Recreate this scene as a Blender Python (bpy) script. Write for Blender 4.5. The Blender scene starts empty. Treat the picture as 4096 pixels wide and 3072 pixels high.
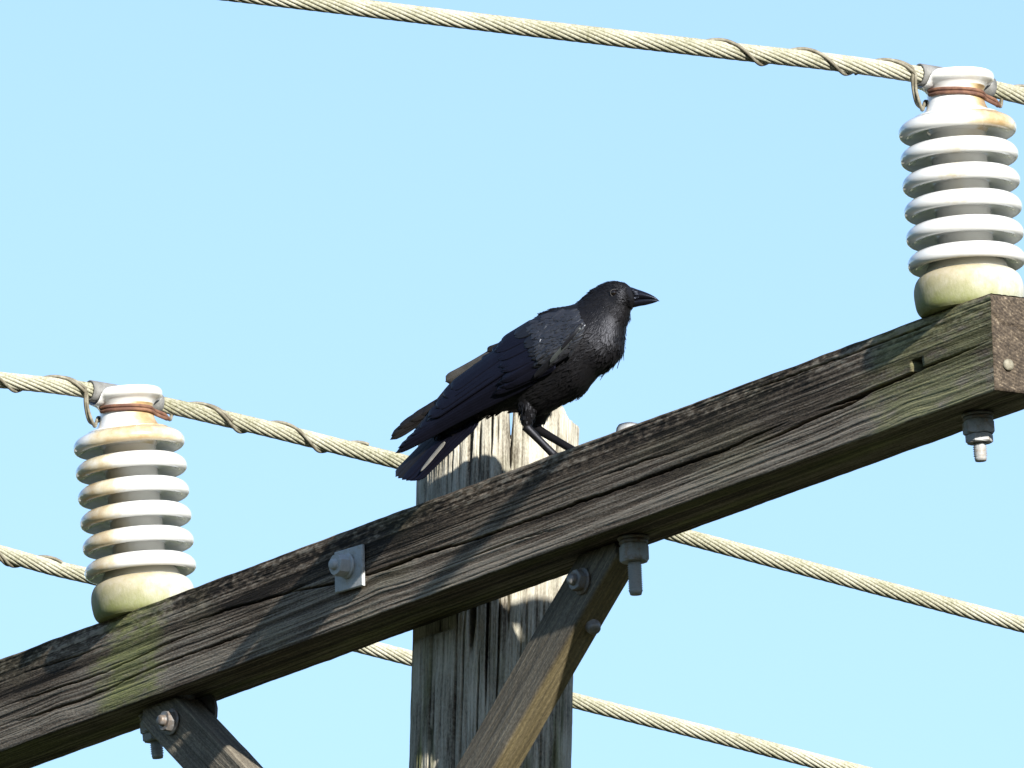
import bpy, bmesh, math, random
import numpy as np
from mathutils import Vector, Matrix

# ------------------------------------------------------------------ camera, sky, sun
scene = bpy.context.scene
ELEV = math.radians(15.0)            # the lens looks up 15 degrees
DIST = 28.0                          # metres from the lens to the pole top
FPX = DIST * 2970.2                  # focal length in pixels of the 4096 px wide photograph
F = np.array([0, math.cos(ELEV), math.sin(ELEV)])
RT = np.array([1.0, 0, 0])
UP = np.array([0, -math.sin(ELEV), math.cos(ELEV)])
TGT = np.array([0, 0, 1.6 + DIST * math.sin(ELEV)])
CAM = TGT - DIST * F

cd = bpy.data.cameras.new('camera')
cam = bpy.data.objects.new('camera', cd)
scene.collection.objects.link(cam)
cam.location = CAM
cam.rotation_euler = (math.radians(90) + ELEV, 0, 0)
cd.sensor_width = 36
cd.lens = 36 * FPX / 4096
cd.clip_start = 0.5
cd.clip_end = 6000
scene.camera = cam

SUN_AZ = math.radians(25.4)          # right of straight behind the camera
SUN_EL = math.radians(19.3)
sdir = np.array([math.sin(SUN_AZ) * math.cos(SUN_EL), -math.cos(SUN_AZ) * math.cos(SUN_EL), math.sin(SUN_EL)])

world = bpy.data.worlds.new('World')
scene.world = world
world.use_nodes = True
wn = world.node_tree
bg = wn.nodes['Background']
sky = wn.nodes.new('ShaderNodeTexSky')
sky.sky_type = 'NISHITA'
sky.sun_disc = False
sky.sun_elevation = SUN_EL
sky.sun_rotation = math.pi - SUN_AZ
sky.altitude = 0
sky.air_density = 1.0
sky.dust_density = 0.3
sky.ozone_density = 2.0
wn.links.new(sky.outputs[0], bg.inputs[0])
bg.inputs[1].default_value = 0.10

sl = bpy.data.lights.new('sun', 'SUN')
sl.energy = 5.0
sl.angle = math.radians(0.53)
sl.color = (1.0, 0.955, 0.88)
so = bpy.data.objects.new('sun', sl)
scene.collection.objects.link(so)
so.location = (5, -10, 25)
so.rotation_euler = Vector(sdir).to_track_quat('Z', 'Y').to_euler()

scene.view_settings.view_transform = 'Standard'
scene.view_settings.look = 'None'
scene.view_settings.gamma = 1
scene.view_settings.exposure = 1.15
scene.view_settings.use_curve_mapping = False
scene.render.engine = 'CYCLES'

# ------------------------------------------------------------------ helpers
COL = scene.collection
rng = random.Random(7)
nrng = np.random.default_rng(11)

def W(x, y, d=0.0):
    """a point on the sight line of photo pixel (x, y), d metres beyond the pole-top distance"""
    return CAM + (DIST + d) * (F + (x - 2048) / FPX * RT - (y - 1536) / FPX * UP)

def proj(p):
    v = np.asarray(p) - CAM
    z = v @ F
    return np.array([2048 + FPX * (v @ RT) / z, 1536 - FPX * (v @ UP) / z, z - DIST])

def unit(v):
    v = np.asarray(v, float)
    return v / np.linalg.norm(v)

def _h(ix, iy, seed):
    h = (ix.astype(np.int64) * 374761393 + iy.astype(np.int64) * 668265263 + seed * 974634777) & 0xffffffff
    h = ((h ^ (h >> 13)) * 1274126177) & 0xffffffff
    h = h ^ (h >> 16)
    return (h & 0xffffff) / float(0xffffff)

def noise(x, y, seed=0):
    x = np.asarray(x, float); y = np.asarray(y, float)
    x, y = np.broadcast_arrays(x, y)
    ix = np.floor(x); iy = np.floor(y)
    fx = x - ix; fy = y - iy
    fx = fx * fx * (3 - 2 * fx); fy = fy * fy * (3 - 2 * fy)
    a = _h(ix, iy, seed); b = _h(ix + 1, iy, seed); c = _h(ix, iy + 1, seed); d = _h(ix + 1, iy + 1, seed)
    return (a * (1 - fx) + b * fx) * (1 - fy) + (c * (1 - fx) + d * fx) * fy

def fbm(x, y, seed=0, o=3):
    s = 0; a = .5; t = 0
    for k in range(o):
        s = s + a * noise(x * 2 ** k, y * 2 ** k, seed + k * 17); t += a; a *= .5
    return s / t

def sstep(a, b, x):
    t = np.clip((x - a) / (b - a), 0, 1)
    return t * t * (3 - 2 * t)

def catmull(pts, n):
    pts = np.asarray(pts, float)
    m = len(pts)
    p = np.vstack([2 * pts[0] - pts[1], pts, 2 * pts[-1] - pts[-2]])
    out = []
    for u in np.linspace(0, m - 1, n):
        i = min(int(u), m - 2); t = u - i
        a, b, c, d = p[i], p[i + 1], p[i + 2], p[i + 3]
        out.append(.5 * ((2 * b) + (c - a) * t + (2 * a - 5 * b + 4 * c - d) * t * t + (3 * b - 3 * c + d - a) * t ** 3))
    return np.array(out)

def mesh_obj(name, verts, faces, mat, parent=None, smooth=True, attrs=None, uvs=None, origin=None):
    me = bpy.data.meshes.new(name)
    v = np.asarray(verts, float)
    org = np.zeros(3) if origin is None else np.asarray(origin, float)
    me.from_pydata((v - org).tolist(), [], [tuple(int(i) for i in f) for f in faces])
    if isinstance(mat, (list, tuple)):
        for m in mat: me.materials.append(m)
    else:
        me.materials.append(mat)
    if smooth:
        me.polygons.foreach_set('use_smooth', [True] * len(me.polygons))
    if attrs:
        for k, arr in attrs.items():
            at = me.attributes.new(k, 'FLOAT', 'POINT')
            at.data.foreach_set('value', np.asarray(arr, float))
    if uvs is not None:
        uv = me.uv_layers.new(name='UVMap')
        li = np.empty(len(me.loops), int)
        me.loops.foreach_get('vertex_index', li)
        uv.data.foreach_set('uv', np.asarray(uvs, float)[li].ravel())
    me.update()
    o = bpy.data.objects.new(name, me)
    o.location = org
    COL.objects.link(o)
    if parent is not None:
        o.parent = parent
        o.matrix_parent_inverse = parent.matrix_world.inverted() if parent.parent is None else Matrix()
    return o

def empty(name, loc, axes=None):
    o = bpy.data.objects.new(name, None)
    COL.objects.link(o)
    o.empty_display_size = 0.05
    M = Matrix.Identity(4)
    if axes is not None:
        for j in range(3):
            for i in range(3):
                M[i][j] = axes[j][i]
    M.translation = Vector(loc)
    o.matrix_world = M
    return o

def local_obj(name, verts, faces, mat, parent, smooth=True, attrs=None, uvs=None):
    """mesh given in the parent's own coordinates"""
    o = mesh_obj(name, verts, faces, mat, None, smooth, attrs, uvs)
    o.parent = parent
    return o

def tag(o, label=None, cat=None, group=None, kind=None):
    if label: o['label'] = label
    if cat: o['category'] = cat
    if group: o['group'] = group
    if kind: o['kind'] = kind
    return o

def grid_faces(nu, nv, closed_v=False, off=0, flip=False):
    f = []
    for i in range(nu - 1):
        for j in range(nv if closed_v else nv - 1):
            j2 = (j + 1) % nv
            q = (off + i * nv + j, off + (i + 1) * nv + j, off + (i + 1) * nv + j2, off + i * nv + j2)
            f.append(q[::-1] if flip else q)
    return f

def lathe(profile, n=64):
    v = []
    for r, z in profile:
        for k in range(n):
            t = 2 * math.pi * k / n
            v.append((r * math.cos(t), r * math.sin(t), z))
    return v, grid_faces(len(profile), n, True, flip=True)

def tube(path, r, n=8, frames=None, cap=True):
    path = np.asarray(path, float)
    m = len(path)
    rr = np.full(m, r) if np.isscalar(r) else np.asarray(r)
    tan = np.gradient(path, axis=0)
    tan /= np.linalg.norm(tan, axis=1)[:, None] + 1e-12
    ref = np.array([0.13, 0.29, 0.95])
    if abs(tan[0] @ ref) > .9: ref = np.array([.95, .1, .2])
    u = unit(np.cross(tan[0], ref))
    V = []
    for i in range(m):
        u = u - tan[i] * (u @ tan[i]); u = u / np.linalg.norm(u)
        w = np.cross(tan[i], u)
        for k in range(n):
            t = 2 * math.pi * k / n
            V.append(path[i] + rr[i] * (math.cos(t) * u + math.sin(t) * w))
    Fc = grid_faces(m, n, True)
    if cap:
        Fc.append(tuple(range(n)))
        Fc.append(tuple(reversed(range((m - 1) * n, m * n))))
    return V, Fc

def merge(*parts):
    V = []; Fc = []
    for v, f in parts:
        o = len(V)
        V += [tuple(p) for p in v]
        Fc += [tuple(i + o for i in q) for q in f]
    return V, Fc

def frame_pts(v, o, x, y, z):
    v = np.asarray(v, float)
    return np.asarray(o) + v[:, :1] * x + v[:, 1:2] * y + v[:, 2:3] * z

# ------------------------------------------------------------------ materials
def mat(name):
    m = bpy.data.materials.new(name)
    m.use_nodes = True
    nt = m.node_tree
    return m, nt, nt.nodes['Principled BSDF']

def N(nt, typ, **kw):
    n = nt.nodes.new(typ)
    for k, v in kw.items():
        if k == 'inp':
            for kk, vv in v.items(): n.inputs[kk].default_value = vv
        else:
            setattr(n, k, v)
    return n

def L(nt, a, b): nt.links.new(a, b)

def ramp(nt, fac, stops):
    r = nt.nodes.new('ShaderNodeValToRGB')
    els = r.color_ramp.elements
    while len(els) < len(stops): els.new(.5)
    for e, (p, c) in zip(els, stops):
        e.position = p
        e.color = (c[0], c[1], c[2], 1) if not np.isscalar(c) else (c, c, c, 1)
    L(nt, fac, r.inputs[0])
    return r

def mixc(nt, fac, a, b, mode='MIX'):
    m = nt.nodes.new('ShaderNodeMix')
    m.data_type = 'RGBA'; m.blend_type = mode
    for s, v in ((m.inputs[0], fac), (m.inputs[6], a), (m.inputs[7], b)):
        if hasattr(v, 'is_output') or hasattr(v, 'links'): L(nt, v, s)
        elif np.isscalar(v): s.default_value = v
        else: s.default_value = (v[0], v[1], v[2], 1)
    return m.outputs[2]

def math_n(nt, op, a, b=None, clamp=False):
    m = nt.nodes.new('ShaderNodeMath'); m.operation = op; m.use_clamp = clamp
    for i, v in enumerate((a, b)):
        if v is None: continue
        if hasattr(v, 'links'): L(nt, v, m.inputs[i])
        else: m.inputs[i].default_value = v
    return m.outputs[0]

def noise_n(nt, coord, scale, detail=4, rough=.6, mapping=None, dist=0):
    if mapping is not None:
        mp = nt.nodes.new('ShaderNodeMapping')
        mp.inputs['Scale'].default_value = mapping
        L(nt, coord, mp.inputs[0]); coord = mp.outputs[0]
    n = nt.nodes.new('ShaderNodeTexNoise')
    n.inputs['Scale'].default_value = scale
    n.inputs['Detail'].default_value = detail
    n.inputs['Roughness'].default_value = rough
    n.inputs['Distortion'].default_value = dist
    L(nt, coord, n.inputs['Vector'])
    return n.outputs['Fac']

def attr_n(nt, name):
    a = nt.nodes.new('ShaderNodeAttribute'); a.attribute_name = name
    return a.outputs['Fac']

def bump_n(nt, h, strength, dist, bsdf):
    b = nt.nodes.new('ShaderNodeBump')
    b.inputs['Strength'].default_value = strength
    b.inputs['Distance'].default_value = dist
    L(nt, h, b.inputs['Height'])
    L(nt, b.outputs[0], bsdf.inputs['Normal'])
    return b

def wood_material(name, dark, mid, light, moss=(.125, .130, .045), stretch=(5, 260, 260), rough=.85):
    """weathered timber: 'grain' 0 = worn groove, 1 = standing ridge; UV metres along and across the grain"""
    m, nt, b = mat(name)
    tc = nt.nodes.new('ShaderNodeTexCoord')
    g = attr_n(nt, 'grain'); ms = attr_n(nt, 'moss'); tn = attr_n(nt, 'tone')
    fib = noise_n(nt, tc.outputs['UV'], 1, 4, .65, stretch)
    fine = noise_n(nt, tc.outputs['UV'], 1, 3, .65, (170, 430, 60))
    blot = noise_n(nt, tc.outputs['UV'], 1, 4, .6, (7, 26, 7))
    v = math_n(nt, 'ADD', math_n(nt, 'MULTIPLY', g, .48), math_n(nt, 'MULTIPLY', fib, .56))
    v = math_n(nt, 'ADD', v, math_n(nt, 'MULTIPLY', math_n(nt, 'SUBTRACT', fine, .5), .75))
    v = math_n(nt, 'ADD', v, math_n(nt, 'SUBTRACT', tn, .5))
    v = math_n(nt, 'ADD', v, math_n(nt, 'MULTIPLY', math_n(nt, 'SUBTRACT', blot, .5), .5))
    c = ramp(nt, v, [(.18, dark), (.5, mid), (.9, light)])
    mf = math_n(nt, 'MULTIPLY', ms, math_n(nt, 'ADD', .35, math_n(nt, 'MULTIPLY', fib, .9)), True)
    mo = ramp(nt, v, [(.1, tuple(x * .35 for x in moss)), (.55, moss), (.95, tuple(x * 2.0 for x in moss))])
    col = mixc(nt, mf, c.outputs[0], mo.outputs[0])
    L(nt, col, b.inputs['Base Color'])
    b.inputs['Roughness'].default_value = rough
    b.inputs['Specular IOR Level'].default_value = .25
    bump_n(nt, math_n(nt, 'ADD', fib, math_n(nt, 'MULTIPLY', fine, .6)), .8, .0016, b)
    return m

M_ARM = wood_material('arm_wood', (.013, .0092, .0062), (.096, .073, .053), (.29, .25, .20), stretch=(22, 430, 260))
M_BRACE = wood_material('brace_wood', (.035, .031, .026), (.115, .102, .083), (.29, .265, .215), moss=(.17, .13, .05))
M_POLE = wood_material('pole_wood', (.075, .062, .045), (.27, .25, .20), (.46, .44, .37), moss=(.085, .088, .032), stretch=(20, 520, 260))

def end_grain_material():
    m, nt, b = mat('end_grain')
    tc = nt.nodes.new('ShaderNodeTexCoord')
    sp = noise_n(nt, tc.outputs['UV'], 210, 3, .75)
    sp2 = noise_n(nt, tc.outputs['UV'], 60, 4, .6)
    wv = nt.nodes.new('ShaderNodeTexWave'); wv.wave_type = 'RINGS'; wv.rings_direction = 'Z'
    mp = nt.nodes.new('ShaderNodeMapping'); mp.inputs['Location'].default_value = (-.035, -.118, 0)
    L(nt, tc.outputs['UV'], mp.inputs[0]); L(nt, mp.outputs[0], wv.inputs['Vector'])
    wv.inputs['Scale'].default_value = 70; wv.inputs['Distortion'].default_value = 1.2
    wv.inputs['Detail'].default_value = 2
    v = math_n(nt, 'ADD', math_n(nt, 'MULTIPLY', sp, .9), math_n(nt, 'MULTIPLY', math_n(nt, 'SUBTRACT', wv.outputs['Fac'], .5), .10))
    v = math_n(nt, 'ADD', v, math_n(nt, 'MULTIPLY', math_n(nt, 'SUBTRACT', sp2, .5), .6))
    c = ramp(nt, v, [(.34, (.028, .020, .013)), (.55, (.082, .062, .042)), (.74, (.26, .212, .150))])
    L(nt, c.outputs[0], b.inputs['Base Color'])
    b.inputs['Roughness'].default_value = .9
    bump_n(nt, v, 1.0, .003, b)
    return m
M_END = end_grain_material()

def metal_material(name, base, rust, rust_amt, rough=.55, metallic=.35):
    m, nt, b = mat(name)
    tc = nt.nodes.new('ShaderNodeTexCoord')
    n1 = noise_n(nt, tc.outputs['Object'], 70, 5, .65)
    n2 = noise_n(nt, tc.outputs['Object'], 420, 3, .6)
    f = ramp(nt, n1, [(max(.02, .72 - rust_amt), 0.0), (min(.98, .92 - rust_amt), 1.0)])
    base2 = mixc(nt, n2, tuple(x * .72 for x in base), tuple(min(1, x * 1.2) for x in base))
    col = mixc(nt, f.outputs[0], base2, rust)
    L(nt, col, b.inputs['Base Color'])
    b.inputs['Metallic'].default_value = metallic
    b.inputs['Roughness'].default_value = rough
    bump_n(nt, math_n(nt, 'ADD', n1, math_n(nt, 'MULTIPLY', n2, .5)), .35, .0012, b)
    return m
M_GALV = metal_material('galvanised_steel', (.30, .31, .31), (.20, .16, .12), .24, .7, .15)
M_GALV_PALE = metal_material('pale_zinc', (.42, .44, .45), (.30, .27, .22), .2, .72, .12)
M_STEEL_DARK = metal_material('dull_bolt_steel', (.22, .22, .22), (.16, .12, .09), .3)
M_RUST = metal_material('rusty_wire', (.20, .10, .055), (.10, .045, .03), .35, .8, .1)
M_TIE = metal_material('grey_tie_wire', (.25, .235, .18), (.13, .115, .08), .34, .7, .1)
M_SLEEVE = metal_material('sleeve_grey', (.19, .19, .185), (.12, .12, .11), .28, .6, .0)
M_BASE_CUP = None

def cable_material():
    m, nt, b = mat('weathered_aluminium')
    tc = nt.nodes.new('ShaderNodeTexCoord')
    n1 = noise_n(nt, tc.outputs['Object'], 260, 4, .7)
    n2 = noise_n(nt, tc.outputs['Object'], 28, 3, .6)
    n3 = noise_n(nt, tc.outputs['Object'], 5, 3, .6)
    v = math_n(nt, 'ADD', math_n(nt, 'MULTIPLY', n1, .68), math_n(nt, 'MULTIPLY', n2, .28))
    v = math_n(nt, 'ADD', v, math_n(nt, 'MULTIPLY', math_n(nt, 'SUBTRACT', n3, .36), .35))
    c = ramp(nt, v, [(.34, (.13, .127, .062)), (.5, (.28, .273, .198)), (.68, (.43, .42, .345))])
    L(nt, c.outputs[0], b.inputs['Base Color'])
    b.inputs['Roughness'].default_value = .7
    b.inputs['Metallic'].default_value = .1
    bump_n(nt, n1, .3, .001, b)
    return m
M_CABLE = cable_material()

def porcelain_material(name, side, sharp, amount):
    """white glaze with brown run-off; 'side' is the direction (insulator axes) the stain sits on"""
    m, nt, b = mat(name)
    tc = nt.nodes.new('ShaderNodeTexCoord')
    st = attr_n(nt, 'stain')
    n1 = noise_n(nt, tc.outputs['Object'], 55, 5, .65)
    n2 = noise_n(nt, tc.outputs['Object'], 11, 3, .5)
    v = math_n(nt, 'ADD', st, math_n(nt, 'MULTIPLY', math_n(nt, 'SUBTRACT', n1, .5), .55))
    v = math_n(nt, 'ADD', v, math_n(nt, 'MULTIPLY', math_n(nt, 'SUBTRACT', n2, .5), .5))
    c = ramp(nt, v, [(.30, (.66, .665, .65)), (.50, (.54, .47, .33)), (.72, (.36, .25, .12)), (.95, (.14, .085, .045))])
    L(nt, c.outputs[0], b.inputs['Base Color'])
    r = ramp(nt, v, [(.3, .06), (.7, .34)])
    L(nt, r.outputs[0], b.inputs['Roughness'])
    b.inputs['Specular IOR Level'].default_value = .6
    b.inputs['Coat Weight'].default_value = .6
    b.inputs['Coat Roughness'].default_value = .03
    return m
M_PORC = porcelain_material('glazed_porcelain', None, None, None)

def cup_material():
    m, nt, b = mat('cast_base_metal')
    tc = nt.nodes.new('ShaderNodeTexCoord')
    st = attr_n(nt, 'stain'); ms = attr_n(nt, 'moss')
    n1 = noise_n(nt, tc.outputs['Object'], 60, 5, .7)
    n2 = noise_n(nt, tc.outputs['Object'], 300, 3, .7, (1, 1, .35))
    c0 = mixc(nt, n2, (.34, .34, .31), (.54, .54, .50))
    v = math_n(nt, 'ADD', st, math_n(nt, 'MULTIPLY', math_n(nt, 'SUBTRACT', n1, .5), .8), True)
    c1 = mixc(nt, v, c0, (.34, .28, .16))
    v2 = math_n(nt, 'ADD', ms, math_n(nt, 'MULTIPLY', math_n(nt, 'SUBTRACT', n1, .5), .9), True)
    c2 = mixc(nt, v2, c1, (.17, .19, .06))
    L(nt, c2, b.inputs['Base Color'])
    b.inputs['Roughness'].default_value = .75
    b.inputs['Metallic'].default_value = .1
    bump_n(nt, math_n(nt, 'ADD', n1, n2), .35, .0012, b)
    return m
M_CUP = cup_material()

def feather_material(name, c0, c1, rough, spec=.5, tint=(.75, .8, 1.0)):
    m, nt, b = mat(name)
    tc = nt.nodes.new('ShaderNodeTexCoord')
    n = noise_n(nt, tc.outputs['Object'], 90, 4, .6)
    n2 = noise_n(nt, tc.outputs['Object'], 900, 3, .6)
    L(nt, mixc(nt, n, c0, c1), b.inputs['Base Color'])
    b.inputs['Roughness'].default_value = rough
    b.inputs['Specular IOR Level'].default_value = spec
    b.inputs['Specular Tint'].default_value = (*tint, 1)
    bump_n(nt, n2, .35, .0006, b)
    return m
M_BODY = feather_material('plumage_black', (.002, .002, .0028), (.008, .0072, .007), .48, .27, (.82, .86, 1))
M_QUILL = feather_material('flight_feather_black', (.0022, .0022, .004), (.005, .005, .009), .42, .27, (.55, .6, 1.0))
M_COVERT = feather_material('covert_black', (.003, .003, .005), (.010, .010, .012), .40, .45, (.85, .9, 1.0))
M_TERTIAL_SHEEN = feather_material('far_tertial_sheen', (.012, .011, .010), (.055, .051, .046), .34, .6, (1, .98, .96))  # lighter base colour paints the sun sheen on the far tertials
M_BEAK = feather_material('beak_black', (.003, .003, .0045), (.006, .006, .009), .34, .33, (.65, .75, 1))
M_SHOULDER = feather_material('shoulder_covert_grey_black', (.003, .003, .004), (.028, .028, .032), .32, .85, (.85, .9, 1.0))  # upper tone lightened to paint in the shoulder highlights
M_EDGE = feather_material('wing_edge_sheen', (.018, .021, .022), (.060, .066, .066), .34, .6, (.9, 1, 1))  # grey base colour stands in for the sheen along the leading edge
M_GLINT = feather_material('painted_glint_vane', (.10, .095, .08), (.30, .28, .24), .5, .4, (1, 1, 1))  # pale base colour painting a sun glint on the tail
M_FAR = feather_material('far_wing_brown_black', (.004, .0035, .0035), (.010, .0085, .008), .42, .32, (.95, .93, 1))
M_LEG = feather_material('leg_black', (.012, .012, .013), (.03, .03, .032), .45, .5, (.9, .95, 1))

def simple(name, col, rough, spec=.5):
    m, nt, b = mat(name)
    tc = nt.nodes.new('ShaderNodeTexCoord')
    n = noise_n(nt, tc.outputs['Object'], 300, 2)
    L(nt, mixc(nt, n, tuple(x * .8 for x in col), tuple(x * 1.2 for x in col)), b.inputs['Base Color'])
    b.inputs['Roughness'].default_value = rough
    b.inputs['Specular IOR Level'].default_value = spec
    return m
M_EYE = simple('eye_brown', (.006, .004, .003), .03, .6)
M_EYERING = simple('eye_ring_grey', (.03, .028, .026), .6)

def ground_material():
    m, nt, b = mat('grass_ground')
    tc = nt.nodes.new('ShaderNodeTexCoord')
    n = noise_n(nt, tc.outputs['Object'], .05, 6, .6)
    n2 = noise_n(nt, tc.outputs['Object'], 3.0, 5, .7)
    c = mixc(nt, n, (.022, .036, .010), (.048, .058, .018))
    c = mixc(nt, math_n(nt, 'MULTIPLY', n2, .4), c, (.07, .06, .03))
    L(nt, c, b.inputs['Base Color'])
    b.inputs['Roughness'].default_value = .95
    bump_n(nt, n2, .6, .05, b)
    return m

# ------------------------------------------------------------------ the ground
gs = 2500.0; gn = 40
gv = [(x, y, 0) for x in np.linspace(-gs, gs, gn) for y in np.linspace(-gs, gs, gn)]
g = mesh_obj('ground', gv, grid_faces(gn, gn), ground_material(), smooth=False)
tag(g, 'wide green grass ground below the pole', None, None, 'structure')

# the wood that rings the open ground: seen only as the green mirrored in the glaze
def build_wood():
    r = np.random.default_rng(3)
    n = 15000
    th = r.uniform(0, 2 * math.pi, n)
    top = 12.5 + 4.5 * fbm(th * 9, th * 0, 301, 4) + 2.5 * noise(th * 60, th * 0, 305)
    dep = r.uniform(0, 1, n)
    rad = 44 + 12 * dep
    z = top * (1 - (1 - dep) * .35 * r.uniform(0, 1, n)) * r.uniform(0, 1, n) ** .6
    c = np.stack([rad * np.cos(th), rad * np.sin(th), z + .4], 1)
    V = []; Fc = []
    for i in range(n):
        sz = r.uniform(.5, 1.1)
        u = unit(r.normal(size=3)); v = unit(np.cross(u, r.normal(size=3)))
        o = len(V)
        V += [c[i] + u * sz, c[i] + v * sz * .7, c[i] - u * sz, c[i] - v * sz * .7]
        Fc.append((o, o + 1, o + 2, o + 3))
    m, nt, b = mat('leaves')
    tc = nt.nodes.new('ShaderNodeTexCoord')
    nn = noise_n(nt, tc.outputs['Object'], .6, 4)
    L(nt, mixc(nt, nn, (.022, .042, .010), (.075, .10, .028)), b.inputs['Base Color'])
    b.inputs['Roughness'].default_value = .7
    o = mesh_obj('wood', V, Fc, m, smooth=False)
    tag(o, 'band of dark green leafy trees around the open ground', None, None, 'stuff')
build_wood()

# ------------------------------------------------------------------ frame of the crossarm
DK = .000895 / 1.85172
A0 = W(0, 2635, 2037 * DK)
A1 = W(3959, 1170, -(3959 - 2037) * DK)
ARM_L = np.linalg.norm(A1 - A0)
a_ = unit(A1 - A0)
b0_ = unit(np.cross([0, 0, 1.0], a_))
n0_ = np.cross(a_, b0_)
RHO = math.radians(3.0)
n_ = math.cos(RHO) * n0_ - math.sin(RHO) * b0_
b_ = math.cos(RHO) * b0_ + math.sin(RHO) * n0_
H, D = .1311, .1005
AC0 = A0 + b_ * D / 2 - n_ * H / 2          # centre line of the arm at s = 0

def arm(s, b=0.0, n=0.0):
    return AC0 + a_ * s + b_ * b + n_ * n

def tilt_axes(deg):
    r = math.radians(deg)
    n = math.cos(r) * n0_ - math.sin(r) * b0_
    b = math.cos(r) * b0_ + math.sin(r) * n0_
    return b, np.cross(n, b), n              # X along the cable, Y = minus arm direction, Z up

def front_st(px, py):
    """arm coordinates (s, t) of a photo pixel on the front face; t runs down from the top edge"""
    ray = F + (px - 2048) / FPX * RT - (py - 1536) / FPX * UP
    k = ((A0 - CAM) @ b_) / (ray @ b_)
    p = CAM + k * ray - A0
    return p @ a_, -(p @ n_)

S_L, S_R = -0.66, ARM_L
S_INS = [0.2935, 2.2727, -0.56]
S_BOLT = front_st(1410, 2275)[0]

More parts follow.
